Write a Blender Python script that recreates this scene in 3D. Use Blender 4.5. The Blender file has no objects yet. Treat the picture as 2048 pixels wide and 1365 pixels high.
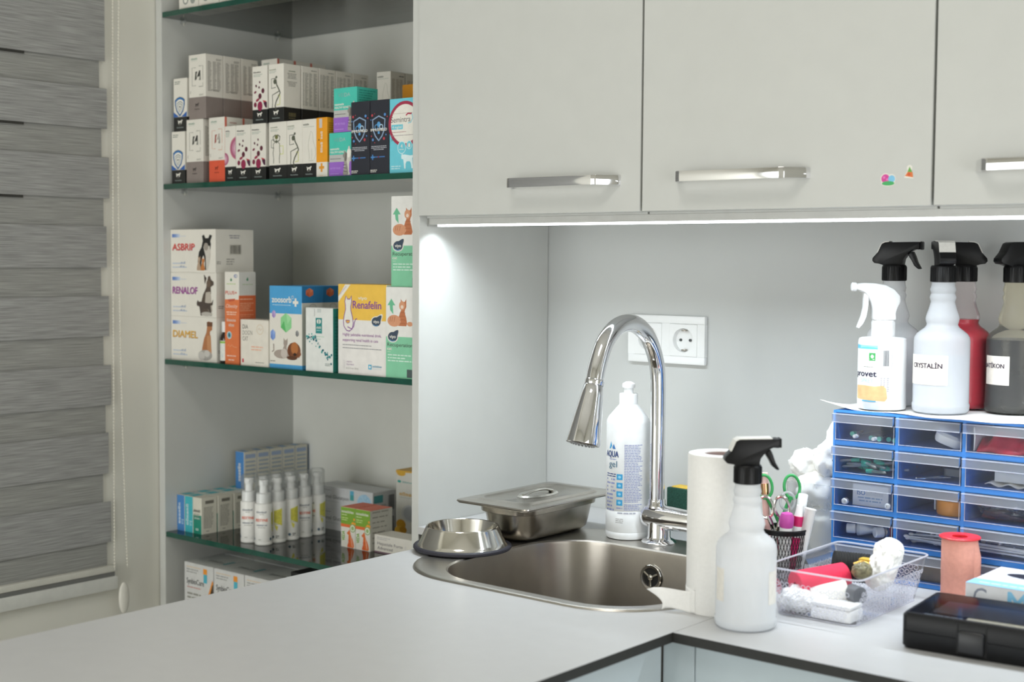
import bpy, bmesh, math, random
from mathutils import Vector, Matrix, noise
random.seed(11)
sc = bpy.context.scene
COL = sc.collection
PI = math.pi
R = math.radians

# ------------------------------------------------------------------ camera
# metres; z = 0 is the worktop surface, y = 0 the back wall, x = 0 the niche's left wall
CAM = Vector((1.5768, -2.0032, 0.4415))
cd = bpy.data.cameras.new('camera')
cd.lens = 2789.5 / 2048 * 36
cd.sensor_width = 36
cd.clip_start = 0.02
cam = bpy.data.objects.new('camera', cd)
COL.objects.link(cam)
cam.matrix_world = Matrix.Translation(CAM) @ Matrix.Rotation(R(39.685), 4, 'Z') @ Matrix.Rotation(R(90 - 3.328), 4, 'X') @ Matrix.Rotation(R(.398), 4, 'Z')
cd.dof.use_dof = True
cd.dof.focus_distance = 2.1
cd.dof.aperture_fstop = 4.5
sc.camera = cam

# ------------------------------------------------------------------ world, big lights, exposure
w = bpy.data.worlds.new('world')
sc.world = w
w.use_nodes = True
w.node_tree.nodes['Background'].inputs[0].default_value = (.80, .86, .95, 1)
w.node_tree.nodes['Background'].inputs[1].default_value = 1.0


def area(name, loc, rot, sx, sy, power, col, spread=None):
    l = bpy.data.lights.new(name, 'AREA')
    l.shape = 'RECTANGLE'
    l.size, l.size_y, l.energy, l.color = sx, sy, power, col
    if spread: l.spread = R(spread)
    o = bpy.data.objects.new(name, l)
    o.location, o.rotation_euler = loc, rot
    COL.objects.link(o)
    return o


# daylight coming in through the window in the wall behind the camera
area('window_daylight', (.05, -3.07, .05), (R(90), 0, 0), 1.5, 1.7, 30, (.985, 1.0, .96))
# and through the one in the right-hand wall
area('side_window_daylight', (2.87, -1.75, .15), (0, R(90), 0), 1.5, 1.5, 21, (1.0, 1.0, .96))
# the LED strip under the wall cabinets
area('led_strip_light', (.985, -.311, .4935), (0, 0, 0), 1.93, .006, 6.1, (.84, .93, 1.0), 142)
# added unseen ceiling lamp, for reflections (its panel is built with the room)
area('added_ceiling_light', (.9, -1.7, 1.735), (0, 0, 0), .58, .58, 2.5, (1.0, .97, .92))

sc.view_settings.view_transform = 'Standard'
sc.view_settings.look = 'None'
sc.view_settings.gamma = 1
sc.view_settings.use_curve_mapping = False
sc.view_settings.exposure = 0.0
try:
    sc.cycles.transparent_max_bounces = 32
except Exception:
    pass


# ------------------------------------------------------------------ materials
def lin(h):
    h = h.lstrip('#')
    c = [int(h[i:i + 2], 16) / 255 for i in (0, 2, 4)]
    return [x / 12.92 if x <= .04045 else ((x + .055) / 1.055) ** 2.4 for x in c]


MATS = {}


def mat(h, rough=.55, metal=0., var=.04, scale=60., bump=0., coat=0., spec=.5, stretch=None, sheen=0., sss=0.):
    """procedural: base colour varied by a noise texture, optional bump"""
    key = (h, rough, metal, var, scale, bump, coat, spec, stretch, sheen, sss)
    if key in MATS: return MATS[key]
    m = bpy.data.materials.new('m_' + h.lstrip('#'))
    m.use_nodes = True
    nt = m.node_tree
    b = nt.nodes['Principled BSDF']
    tc = nt.nodes.new('ShaderNodeTexCoord')
    mp = nt.nodes.new('ShaderNodeMapping')
    if stretch: mp.inputs['Scale'].default_value = stretch
    nz = nt.nodes.new('ShaderNodeTexNoise')
    nz.inputs['Scale'].default_value = scale
    nz.inputs['Detail'].default_value = 4
    nt.links.new(tc.outputs['Object'], mp.inputs[0])
    nt.links.new(mp.outputs[0], nz.inputs['Vector'])
    rp = nt.nodes.new('ShaderNodeValToRGB')
    c = lin(h)
    rp.color_ramp.elements[0].position = .3
    rp.color_ramp.elements[1].position = .7
    rp.color_ramp.elements[0].color = [max(0, x * (1 - var)) for x in c] + [1]
    rp.color_ramp.elements[1].color = [min(1, x * (1 + var)) for x in c] + [1]
    nt.links.new(nz.outputs['Fac'], rp.inputs[0])
    nt.links.new(rp.outputs[0], b.inputs['Base Color'])
    b.inputs['Roughness'].default_value = rough
    b.inputs['Metallic'].default_value = metal
    b.inputs['Coat Weight'].default_value = coat
    b.inputs['Specular IOR Level'].default_value = spec
    b.inputs['Sheen Weight'].default_value = sheen
    if sss:
        b.inputs['Subsurface Weight'].default_value = sss
        b.inputs['Subsurface Radius'].default_value = (.01, .01, .01)
    if bump:
        bp_ = nt.nodes.new('ShaderNodeBump')
        bp_.inputs['Strength'].default_value = bump
        bp_.inputs['Distance'].default_value = .001
        nt.links.new(nz.outputs['Fac'], bp_.inputs['Height'])
        nt.links.new(bp_.outputs[0], b.inputs['Normal'])
    MATS[key] = m
    return m


def clear(name, tint=(1, 1, 1), haze=.06, rough=.05, hazecol=(.9, .93, .97), ior=1.5, gl=1., tl_=.45):
    """thin clear sheet: transparent, mirror-like at grazing angles, a little milky"""
    if name in MATS: return MATS[name]
    m = bpy.data.materials.new(name)
    m.use_nodes = True
    nt = m.node_tree
    nt.nodes.remove(nt.nodes['Principled BSDF'])
    out = nt.nodes['Material Output']
    tr = nt.nodes.new('ShaderNodeBsdfTransparent')
    tr.inputs[0].default_value = (*tint, 1)
    df = nt.nodes.new('ShaderNodeBsdfDiffuse')
    tl = nt.nodes.new('ShaderNodeBsdfTranslucent')
    df.inputs[0].default_value = tl.inputs[0].default_value = (*hazecol, 1)
    a = nt.nodes.new('ShaderNodeMixShader')
    a.inputs[0].default_value = tl_
    nt.links.new(df.outputs[0], a.inputs[1])
    nt.links.new(tl.outputs[0], a.inputs[2])
    nz = nt.nodes.new('ShaderNodeTexNoise')
    nz.inputs['Scale'].default_value = 6
    mr = nt.nodes.new('ShaderNodeMapRange')
    mr.inputs['To Min'].default_value = haze * .96
    mr.inputs['To Max'].default_value = min(1, haze * 1.04)
    nt.links.new(nz.outputs['Fac'], mr.inputs['Value'])
    mx = nt.nodes.new('ShaderNodeMixShader')
    nt.links.new(mr.outputs[0], mx.inputs[0])
    nt.links.new(tr.outputs[0], mx.inputs[1])
    nt.links.new(a.outputs[0], mx.inputs[2])
    fr = nt.nodes.new('ShaderNodeFresnel')
    fr.inputs[0].default_value = ior
    g = nt.nodes.new('ShaderNodeBsdfGlossy')
    g.inputs['Roughness'].default_value = rough
    ml = nt.nodes.new('ShaderNodeMath')
    ml.operation = 'MULTIPLY'
    ml.inputs[1].default_value = gl
    nt.links.new(fr.outputs[0], ml.inputs[0])
    m2 = nt.nodes.new('ShaderNodeMixShader')
    nt.links.new(ml.outputs[0], m2.inputs[0])
    nt.links.new(mx.outputs[0], m2.inputs[1])
    nt.links.new(g.outputs[0], m2.inputs[2])
    nt.links.new(m2.outputs[0], out.inputs[0])
    MATS[name] = m
    return m


def emit(name, col, s):
    m = bpy.data.materials.new(name)
    m.use_nodes = True
    b = m.node_tree.nodes['Principled BSDF']
    b.inputs['Base Color'].default_value = (*col, 1)
    b.inputs['Emission Color'].default_value = (*col, 1)
    b.inputs['Emission Strength'].default_value = s
    return m


LAM = mat('#c9cac6', .42, var=.012, scale=25)            # pale grey laminate of the cabinets
TOPM = mat('#c5c5c5', .38, var=.015, scale=40)           # worktop laminate
EDGE = mat('#2a2a28', .6, var=.1, scale=120)             # dark core of the worktop
BASEM = mat('#c6d2d8', .42, var=.012, scale=25)
WALLM = mat('#dbd9cf', .8, var=.02, scale=8)
CHROME = mat('#e6e6e8', .06, 1., var=.01)
STEEL = mat('#b9b5ae', .30, 1., var=.05, scale=30, stretch=(1, 8, 1))
STEELB = mat('#d6d3cc', .13, 1., var=.03, scale=30)
STEELD = mat('#aaa49a', .27, 1., var=.10, scale=45)
WHITEP = mat('#eeefee', .35, var=.01)
BLACKP = mat('#0b0b0d', .36, var=.1, scale=80, spec=.3)
GLASS = clear('glass', (.95, .985, .97), .012, .02, gl=1.15)
GEDGE = mat('#0f4a3c', .12, var=.15, scale=30, coat=.4)
PLAST = clear('clear_plastic', (.975, .985, 1), .03, .06, (.8, .88, 1), 1.35, .6)
PLASTM = clear('milky_plastic', (.97, .98, 1), .32, .12, (.86, .92, 1), 1.35, .7)
PLASTR = clear('ring_plastic', (.97, .97, 1), .55, .1, (.93, .94, 1), 1.3, .6)
BAGM = clear('bag_film', (.95, .96, .97), .28, .2, (.86, .88, .88))


# ------------------------------------------------------------------ mesh helpers
class MB:
    def __init__(s):
        s.v, s.f, s.fm, s.fs, s.m = [], [], [], [], []
        s.x = None

    def mi(s, m):
        if m not in s.m: s.m.append(m)
        return s.m.index(m)

    def add(s, vs, fs, m, smooth=False):
        o = len(s.v)
        s.v += [tuple(s.x @ Vector(p)) if s.x else tuple(p) for p in vs]
        k = s.mi(m)
        for f in fs:
            s.f.append([i + o for i in f])
            s.fm.append(k)
            s.fs.append(smooth)
        return s

    def box(s, x0, x1, y0, y1, z0, z1, m, bev=0, seg=2):
        vs = [(x, y, z) for z in (z0, z1) for y in (y0, y1) for x in (x0, x1)]
        fs = [(0, 2, 3, 1), (4, 5, 7, 6), (0, 1, 5, 4), (2, 6, 7, 3), (0, 4, 6, 2), (1, 3, 7, 5)]
        if not bev: return s.add(vs, fs, m)
        b = bmesh.new()
        q = [b.verts.new(p) for p in vs]
        for f in fs: b.faces.new([q[i] for i in f])
        bmesh.ops.bevel(b, geom=b.edges[:], offset=bev, segments=seg, affect='EDGES', profile=.5)
        return s.bm(b, m, True)

    def bm(s, b, m, smooth=False):
        b.verts.ensure_lookup_table()
        b.verts.index_update()
        s.add([v.co.copy() for v in b.verts], [[v.index for v in f.verts] for f in b.faces], m, smooth)
        b.free()
        return s

    def loft(s, loops, m, cap0=True, cap1=True, smooth=True, closed=True):
        n = len(loops[0])
        vs = [p for l in loops for p in l]
        fs = []
        for k in range(len(loops) - 1):
            for i in range(n if closed else n - 1):
                j = (i + 1) % n
                fs.append((k * n + i, k * n + j, (k + 1) * n + j, (k + 1) * n + i))
        if cap0: fs.append(tuple(range(n))[::-1])
        if cap1: fs.append(tuple((len(loops) - 1) * n + i for i in range(n)))
        return s.add(vs, fs, m, smooth)

    def lathe(s, prof, m, seg=40, cap0=True, cap1=True, a0=0, a1=2 * PI):
        full = abs(a1 - a0 - 2 * PI) < 1e-6
        n = seg if full else seg + 1
        return s.loft([[(r * math.cos(a0 + (a1 - a0) * i / seg), r * math.sin(a0 + (a1 - a0) * i / seg), z) for i in range(n)] for r, z in prof], m, cap0 and full, cap1 and full, True, full)

    def tube(s, path, rad, m, seg=12, caps=True, flat=1.):
        P = [Vector(p) for p in path]
        if not isinstance(rad, (list, tuple)): rad = [rad] * len(P)
        loops = []
        up = Vector((0, 0, 1))
        t0 = (P[1] - P[0]).normalized()
        nrm = t0.cross(up if abs(t0.z) < .9 else Vector((1, 0, 0))).normalized()
        for i, p in enumerate(P):
            t = (P[min(i + 1, len(P) - 1)] - P[max(i - 1, 0)]).normalized()
            nrm = (nrm - t * nrm.dot(t)).normalized()
            bi = t.cross(nrm)
            loops.append([p + nrm * (rad[i] * math.cos(2 * PI * k / seg)) + bi * (rad[i] * flat * math.sin(2 * PI * k / seg)) for k in range(seg)])
        return s.loft(loops, m, caps, caps)

    def prism(s, poly, axis, a, b, m, bev=0, smooth=False):
        """poly in the plane across `axis` ('y': (x,z), 'z': (x,y), 'x': (y,z)), from a to b"""
        def P(u, v, t):
            return {'y': (u, t, v), 'z': (u, v, t), 'x': (t, u, v)}[axis]
        bm_ = bmesh.new()
        A = [bm_.verts.new(P(u, v, a)) for u, v in poly]
        B = [bm_.verts.new(P(u, v, b)) for u, v in poly]
        n = len(poly)
        bm_.faces.new(A)
        bm_.faces.new(B[::-1])
        for i in range(n): bm_.faces.new((A[i], B[i], B[(i + 1) % n], A[(i + 1) % n]))
        bmesh.ops.recalc_face_normals(bm_, faces=bm_.faces[:])
        if bev: bmesh.ops.bevel(bm_, geom=bm_.edges[:], offset=bev, segments=2, affect='EDGES', profile=.5, clamp_overlap=True)
        return s.bm(bm_, m, smooth or bool(bev))

    def sphere(s, c, r, m, u=12, v=8, sc_=(1, 1, 1)):
        b = bmesh.new()
        bmesh.ops.create_uvsphere(b, u_segments=u, v_segments=v, radius=r)
        for q in b.verts: q.co = Vector((q.co.x * sc_[0] + c[0], q.co.y * sc_[1] + c[1], q.co.z * sc_[2] + c[2]))
        return s.bm(b, m, True)

    def build(s, name, parent=None, loc=None, angle=38):
        me = bpy.data.meshes.new(name)
        me.from_pydata([Vector(p) for p in s.v], [], s.f)
        for m in s.m: me.materials.append(m)
        me.polygons.foreach_set('material_index', s.fm)
        me.polygons.foreach_set('use_smooth', s.fs)
        me.update()
        if any(s.fs):
            try: me.set_sharp_from_angle(angle=R(angle))
            except Exception: pass
        o = bpy.data.objects.new(name, me)
        if loc is not None: o.location = loc
        o.parent = parent
        COL.objects.link(o)
        return o


def tag(o, label, cat, group=None):
    o['label'], o['category'] = label, cat
    if group: o['group'] = group
    return o


def thing(name, label, cat, loc=(0, 0, 0), rz=0, group=None):
    o = bpy.data.objects.new(name, None)
    o.empty_display_size = .02
    COL.objects.link(o)
    o.location = loc
    o.rotation_euler = (0, 0, rz)
    return tag(o, label, cat, group)


def struct(o):
    o['kind'] = 'structure'
    return o


def dup(root, loc, label, rz=None, group=None):
    def cp(o, par):
        c = o.copy()
        COL.objects.link(c)
        c.parent = par
        for ch in KIDS.get(o.name, [x for x in o.children]): cp(ch, c)
        return c
    c = cp(root, None)
    c.location = loc
    if rz is not None: c.rotation_euler = (0, 0, rz)
    c['label'] = label
    if group: c['group'] = group
    return c


KIDS = {}


def rr(x0, x1, y0, y1, r, z, n=6):
    """rounded rectangle loop"""
    out = []
    for cx, cy, a in ((x1 - r, y1 - r, 0), (x0 + r, y1 - r, 90), (x0 + r, y0 + r, 180), (x1 - r, y0 + r, 270)):
        for i in range(n + 1):
            t = R(a + 90 * i / n)
            out.append((cx + r * math.cos(t), cy + r * math.sin(t), z))
    return out


# ------------------------------------------------------------------ flat print on faces
TXT = {}


def text_mesh(s, bold=0., shear=0.):
    k = (s, bold, shear)
    if k in TXT: return TXT[k]
    c = bpy.data.curves.new('t', 'FONT')
    c.body = s
    c.size = 1
    c.offset = bold
    c.shear = shear
    c.resolution_u = 3
    o = bpy.data.objects.new('t', c)
    COL.objects.link(o)
    dg = bpy.context.evaluated_depsgraph_get()
    dg.update()
    me = o.evaluated_get(dg).to_mesh()
    vs = [(v.co.x, v.co.y) for v in me.vertices]
    fs = [list(p.vertices) for p in me.polygons]
    o.evaluated_get(dg).to_mesh_clear()
    bpy.data.objects.remove(o)
    bpy.data.curves.remove(c)
    TXT[k] = (vs, fs)
    return TXT[k]


class Art:
    """flat print laid on a face: u to the right, v up, in metres"""
    def __init__(s):
        s.sh, s.tx, s.n = MB(), MB(), 0
        s.sub = 1

    def plane(s, o, U, V, N):
        o, U, V, N = map(Vector, (o, U, V, N))
        s.map = lambda u, v, l: o + U * u + V * v + N * l
        s.sub = 1
        return s

    def cyl(s, r, ang, z0=0, c=(0, 0)):
        """u measured along the surface from the direction `ang`"""
        s.map = lambda u, v, l: Vector((c[0] + (r + l) * math.cos(ang + u / r), c[1] + (r + l) * math.sin(ang + u / r), z0 + v))
        s.sub = 40
        return s

    def _l(s):
        s.n += 1
        return .00012 + s.n * .000012

    def poly(s, pts, c):
        l = s._l()
        us = [p[0] for p in pts]
        if s.sub > 1 and max(us) - min(us) > .004:           # wrap the outline round the cylinder in narrow strips
            u0, u1 = min(us), max(us)
            n = max(4, int((u1 - u0) / .0016))
            st = []
            for i in range(n + 1):
                u = u0 + (u1 - u0) * min(max(i / n, 1e-4), 1 - 1e-4)
                hit = []
                for a, b in zip(pts, pts[1:] + pts[:1]):
                    if (a[0] - u) * (b[0] - u) <= 0 and a[0] != b[0]: hit.append(a[1] + (b[1] - a[1]) * (u - a[0]) / (b[0] - a[0]))
                st += [s.map(u, min(hit), l), s.map(u, max(hit), l)]
            s.sh.add(st, [(2 * i, 2 * i + 2, 2 * i + 3, 2 * i + 1) for i in range(n)], c)
            return s
        s.sh.add([s.map(u, v, l) for u, v in pts], [list(range(len(pts)))], c)
        return s

    def rect(s, u0, v0, u1, v1, c):
        l = s._l()
        n = s.sub
        vs = [s.map(u0 + (u1 - u0) * i / n, v, l) for i in range(n + 1) for v in (v0, v1)]
        s.sh.add(vs, [(2 * i, 2 * i + 2, 2 * i + 3, 2 * i + 1) for i in range(n)], c)
        return s

    def circ(s, u, v, r, c, ry=None, n=20, a=0):
        ry = ry or r
        ca, sa = math.cos(a), math.sin(a)
        P = [(r * math.cos(2 * PI * i / n), ry * math.sin(2 * PI * i / n)) for i in range(n)]
        return s.poly([(u + x * ca - y * sa, v + x * sa + y * ca) for x, y in P], c)

    def ring(s, u, v, r, w_, c, ry=None, n=28, a0=0, a1=2 * PI):
        ry = ry or r
        l = s._l()
        vs = []
        for i in range(n + 1):
            t = a0 + (a1 - a0) * i / n
            vs += [s.map(u + r * math.cos(t), v + ry * math.sin(t), l), s.map(u + (r - w_) * math.cos(t), v + (ry - w_) * math.sin(t), l)]
        s.sh.add(vs, [(2 * i, 2 * i + 2, 2 * i + 3, 2 * i + 1) for i in range(n)], c)
        return s

    def line(s, pts, w_, c, closed=False):
        l = s._l()
        P = [Vector(p) for p in pts]
        n = len(P)
        vs = []
        for i in range(n):
            a = P[(i - 1) % n] if closed or i else P[i]
            b = P[(i + 1) % n] if closed or i < n - 1 else P[i]
            t = (b - a).normalized()
            q = Vector((-t.y, t.x)) * (w_ / 2)
            vs += [s.map(*(P[i] + q), l), s.map(*(P[i] - q), l)]
        k = n if closed else n - 1
        s.sh.add(vs, [(2 * i, 2 * ((i + 1) % n), 2 * ((i + 1) % n) + 1, 2 * i + 1) for i in range(k)], c)
        return s

    def shape(s, pts, u, v, w_, h, c, flip=False):
        return s.poly([(u + ((1 - x) if flip else x) * w_, v + y * h) for x, y in pts], c)

    def text(s, t, u, v, h, c, width=None, bold=.0, al='L', rot=0, shear=0., maxw=None):
        """h = height of a capital; width stretches the line to that length"""
        vs, fs = text_mesh(t, 0., shear)
        if not vs: return s
        x0 = min(p[0] for p in vs)
        x1 = max(p[0] for p in vs)
        k = h / .7
        kx = width / (x1 - x0) if width else k
        W = (x1 - x0) * kx
        if maxw and W > maxw:
            kx *= maxw / W
            W = maxw
        off = {'L': 0, 'C': -W / 2, 'R': -W}[al]
        l = s._l() + (.00022 if s.sub > 1 else 0)
        ca, sa = math.cos(rot), math.sin(rot)
        out = []
        for x, y in vs:
            X, Y = (x - x0) * kx + off, y * k
            out.append((X, Y))
        b_ = bold * .8 * k
        for dx, dy in ((0, 0), (b_, 0), (-b_, 0), (0, b_ * .6), (0, -b_ * .6)) if bold else ((0, 0),):      # heavier letters: the outline repeated a hair to each side
            s.tx.add([s.map(u + (X + dx) * ca - (Y + dy) * sa, v + (X + dx) * sa + (Y + dy) * ca, l) for X, Y in out], fs, c)
            l = s._l() + (.00022 if s.sub > 1 else 0)
        return s

    def fine(s, u0, u1, v1, n, dv, c, th=None, rag=.35, al='L', seed=1):
        """lines of print too small to read"""
        rnd = random.Random(seed)
        th = th or dv * .45
        l = s._l()
        for i in range(n):
            v = v1 - i * dv
            e = (u1 - u0) * (1 - rag * rnd.random())
            a = u0 if al == 'L' else (u0 + u1 - e) / 2 if al == 'C' else u1 - e
            u = a
            while u < a + e - 1e-5:
                wd = min(dv * rnd.uniform(.7, 2.4), a + e - u)
                s.tx.add([s.map(u, v, l), s.map(u + wd, v, l), s.map(u + wd, v + th, l), s.map(u, v + th, l)], [(0, 1, 2, 3)], c)
                u += wd + dv * .3
        return s

    def word(s, t, u, v, h, c, width=None, bold=0, al='L', rot=0, shear=0):
        """a word the photograph leaves unreadable: a row of letter-like marks"""
        n = len(t)
        width = width or n * h * .7
        off = {'L': 0, 'C': -width / 2, 'R': -width}[al]
        l = s._l()
        ca, sa = math.cos(rot), math.sin(rot)
        rnd = random.Random(len(t) * 7 + ord(t[0]))
        st = width / n
        for i in range(n):
            if t[i] == ' ': continue
            a = off + i * st
            hh = h * rnd.choice((.75, .78, 1.))
            for P in ([(0, 0), (.26, 0), (.26, hh / h), (0, hh / h)], [(.26, rnd.choice((.0, .3, .55))), (.55, 0), (.55, .22), (.26, .26)], [(.26, hh / h - .22), (.78, hh / h - .22), (.78, hh / h), (.26, hh / h)][:4], [(.55, 0), (.78, 0), (.78, hh / h), (.55, hh / h)]):
                s.tx.add([s.map(u + (a + x * st) * ca - y * h * sa, v + (a + x * st) * sa + y * h * ca, l) for x, y in P], [(0, 1, 2, 3)], c)
        return s

    def bars(s, u0, v0, u1, v1, c, seed=3):
        rnd = random.Random(seed)
        u = u0
        while u < u1:
            wd = (u1 - u0) / 60 * rnd.choice((1, 1, 2, 3))
            s.rect_flat(u, v0, min(u + wd, u1), v1, c)
            u += wd + (u1 - u0) / 60 * rnd.choice((1, 1, 2))
        return s

    def rect_flat(s, u0, v0, u1, v1, c):
        l = .00012 + s.n * .000012
        s.sh.add([s.map(u0, v0, l), s.map(u1, v0, l), s.map(u1, v1, l), s.map(u0, v1, l)], [(0, 1, 2, 3)], c)

    def build(s, parent):
        for q, nm in ((s.sh, 'artwork'), (s.tx, 'lettering')):
            if q.f: q.build(nm, parent)['kind'] = 'stuff'


def ink(h): return mat(h, .5, var=.03, scale=200)


WHT, BLK, GRY = ink('#ece9e0'), ink('#1c1d1c'), ink('#8d8c84')
DOG_SIT = [(.2, 0), (.75, 0), (.8, .06), (.7, .1), (.7, .35), (.8, .55), (.78, .7), (.97, .76), (.97, .84), (.8, .9), (.74, 1), (.63, .98), (.56, .85), (.5, .68), (.3, .5), (.15, .25), (.1, .08)]
CAT_SIT = [(.2, 0), (.8, 0), (.87, .1), (.8, .3), (.68, .5), (.7, .6), (.8, .7), (.8, 1), (.68, .89), (.5, .89), (.38, 1), (.36, .7), (.42, .6), (.3, .45), (.17, .25), (.12, .1)]
CAT_WALK = [(0, .95), (.04, .62), (.16, .58), (.12, .3), (.1, 0), (.2, 0), (.26, .28), (.34, .4), (.58, .4), (.66, .26), (.66, 0), (.76, 0), (.8, .3), (.84, .52), (.98, .56), (1, .7), (.94, .88), (.86, .78), (.78, .8), (.3, .72), (.1, .74)]
DOG_STAND = [(.1, 0), (.25, 0), (.3, .3), (.42, .42), (.5, .3), (.52, 0), (.68, 0), (.72, .35), (.85, .55), (.9, .72), (.86, .82), (.98, .97), (.82, 1), (.74, .9), (.55, .9), (.45, 1), (.33, .96), (.38, .82), (.3, .65), (.12, .5), (.05, .25)]
LOGO_DOG = [(.1, 0), (.3, 0), (.35, .35), (.6, .4), (.62, 0), (.78, 0), (.82, .45), (.9, .62), (1, .72), (.95, .88), (.85, 1), (.78, .8), (.5, .68), (.25, .65), (.05, .85), (0, .8), (.1, .5)]


def hexa(a, u, v, rx, ry, cs):
    """gem: six-sided stone with lighter and darker facets"""
    P = [(u + rx * math.sin(PI / 3 * i), v + ry * math.cos(PI / 3 * i)) for i in range(6)]
    a.poly(P, cs[0])
    a.poly([P[0], P[1], (u + rx * .25, v - ry * .1)], cs[1])
    a.poly([P[3], P[4], (u - rx * .35, v + ry * .2)], cs[2])


def carton(name, label, x0, x1, y0, d, z0, h, bands, art=None, side=None, top=None, group=None, rz=0, cat='box'):
    """folded cardboard carton. bands: [(upper edge as share of height, material)...] from the bottom up"""
    W = x1 - x0
    o = thing(name, label, cat, ((x0 + x1) / 2, y0 + d / 2, z0), rz, group)
    side = side or bands
    mb = MB()
    a, b = W / 2, d / 2
    e = .0005

    def wall(P, Q, bs, m=None):
        lo = 0
        for t, mt in bs:
            mb.add([(P[0], P[1], lo * h), (Q[0], Q[1], lo * h), (Q[0], Q[1], t * h), (P[0], P[1], t * h)], [(0, 1, 2, 3)], mt)
            lo = t
    wall((-a + e, -b), (a - e, -b), bands)
    wall((a - e, -b), (a, -b + e), side)
    wall((a, -b + e), (a, b), side)
    wall((a, b), (-a, b), bands)
    wall((-a, b), (-a, -b + e), side)
    wall((-a, -b + e), (-a + e, -b), side)
    P = [(-a + e, -b), (a - e, -b), (a, -b + e), (a, b), (-a, b), (-a, -b + e)]
    tm = top or bands[-1][1]
    mb.add([(p[0], p[1], h) for p in P], [tuple(range(6))], tm)
    mb.add([(p[0], p[1], 0) for p in P], [tuple(range(6))[::-1]], bands[0][1])
    mb.build('carton_body', o)
    f = MB()
    f.box(-a + .0012, a - .0012, -b + .001, b - .003, h, h + .0004, tm)
    f.build('top_flap', o)
    if art:
        A = Art()
        A.plane((-a, -b, 0), (1, 0, 0), (0, 0, 1), (0, -1, 0))
        art(A, W, h, d, lambda: A.plane((a, -b, 0), (0, 1, 0), (0, 0, 1), (1, 0, 0)), lambda: A.plane((-a, -b, h + .0004), (1, 0, 0), (0, 1, 0), (0, 0, 1)))
        A.build(o)
    return o
# ------------------------------------------------------------------ room shell
XL, XR, YB, YF, ZF, ZC = -.707, 2.8, 0., -3.0, -.9, 1.75
m = MB(); m.box(XL, XR, YF, YB, ZF - .05, ZF, mat('#c4bfb4', .5, var=.06, scale=6)); struct(m.build('floor'))
m = MB(); m.box(XL, XR, YF, YB, ZC, ZC + .05, mat('#d8d6cf', .9, var=.02)); struct(m.build('ceiling'))
m = MB(); m.box(XL, XR, YB, YB + .1, ZF, ZC, mat('#c6c8c6', .5, var=.012, scale=12)); struct(m.build('wall_back'))
m = MB()                                                     # right wall, out of view, with a window
for y0, y1, z0, z1 in ((-1.0, YB, ZF, ZC), (YF, -2.5, ZF, ZC), (-2.5, -1.0, ZF, -.6), (-2.5, -1.0, .9, ZC)): m.box(XR, XR + .05, y0, y1, z0, z1, WALLM)
struct(m.build('wall_right'))
m = MB()                                                     # left wall, with the window behind the blind
for y0, y1, z0, z1 in ((-.60, YB, ZF, ZC), (YF, -1.75, ZF, ZC), (-1.75, -.60, ZF, -.16), (-1.75, -.60, 1.2, ZC)): m.box(XL - .12, XL, y0, y1, z0, z1, WALLM)
struct(m.build('wall_left'))
m = MB()                                                     # wall behind the camera with a wide window
for x0, x1, z0, z1 in ((XL, -.70, ZF, ZC), (.80, XR, ZF, ZC), (-.70, .80, ZF, -.8), (-.70, .80, .9, ZC)): m.box(x0, x1, YF - .05, YF, z0, z1, WALLM)
struct(m.build('wall_front'))


def window(name, axis, p, a0, a1, z0, z1, muls):
    o = bpy.data.objects.new(name, None); COL.objects.link(o); struct(o)
    def seg(nm, u0, u1, v0, v1, th, mt, dp=.05):
        q = MB()
        if axis == 'x': q.box(p - dp, p, u0, u1, v0, v1, mt, .003)
        else: q.box(u0, u1, p - dp, p, v0, v1, mt, .003)
        q.build(nm, o)
    for u0, u1, v0, v1 in ((a0, a1, z0, z0 + .05), (a0, a1, z1 - .05, z1), (a0, a0 + .05, z0 + .05, z1 - .05), (a1 - .05, a1, z0 + .05, z1 - .05)): seg('window_frame', u0, u1, v0, v1, 0, WHITEP)
    for t in muls: seg('mullion', t - .025, t + .025, z0 + .05, z1 - .05, 0, WHITEP)
    return o


w1 = window('window_1', 'x', XL - .03, -1.75, -.60, -.16, 1.2, (-1.17,))
q = MB(); q.box(XL - .058, XL - .054, -1.70, -.65, -.11, 1.15, GLASS); q.build('pane', w1)
window('window_2', 'y', YF - .002, -.70, .80, -.8, .9, (.05,))
window('window_3', 'x', XR + .052, -2.5, -1.0, -.6, .9, (-1.75,))
m = MB(); m.box(XL, XL + .018, -1.9, -.449, -.194, -.168, mat('#dcdcd6', .45), .003); struct(m.build('trim_1'))       # sill strip below the blind
m = MB(); m.box(.6, 1.2, -2.0, -1.4, 1.738, 1.7495, mat('#e9e9e6', .4))
o = m.build('frame', thing('added_ceiling_lamp', 'added square flat lamp panel on the unseen ceiling, for reflections', 'lamp', (0, 0, 0)))
m = MB(); m.box(.62, 1.18, -1.98, -1.42, 1.7355, 1.738, emit('added_lamp_diffuser', (1, .97, .92), 6)); m.build('diffuser', o.parent)  # glowing face of the added ceiling lamp

# ------------------------------------------------------------------ zebra blind on the left wall
FAB = mat('#979795', .85, var=.30, scale=1., stretch=(1, 15, 640), bump=.3)
FAB2 = mat('#949490', .85, var=.28, scale=1., stretch=(1, 13, 640), bump=.3)
bl = thing('zebra_blind', 'grey two-layer day-and-night roller blind with streaked fabric bands on the left wall', 'blind', (-.70, -1.1, -.16))
z = .934
k = 0
BL = Vector((-.70, -1.1, -.16))


def lb(q): q.x = Matrix.Translation(-BL); return q


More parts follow.
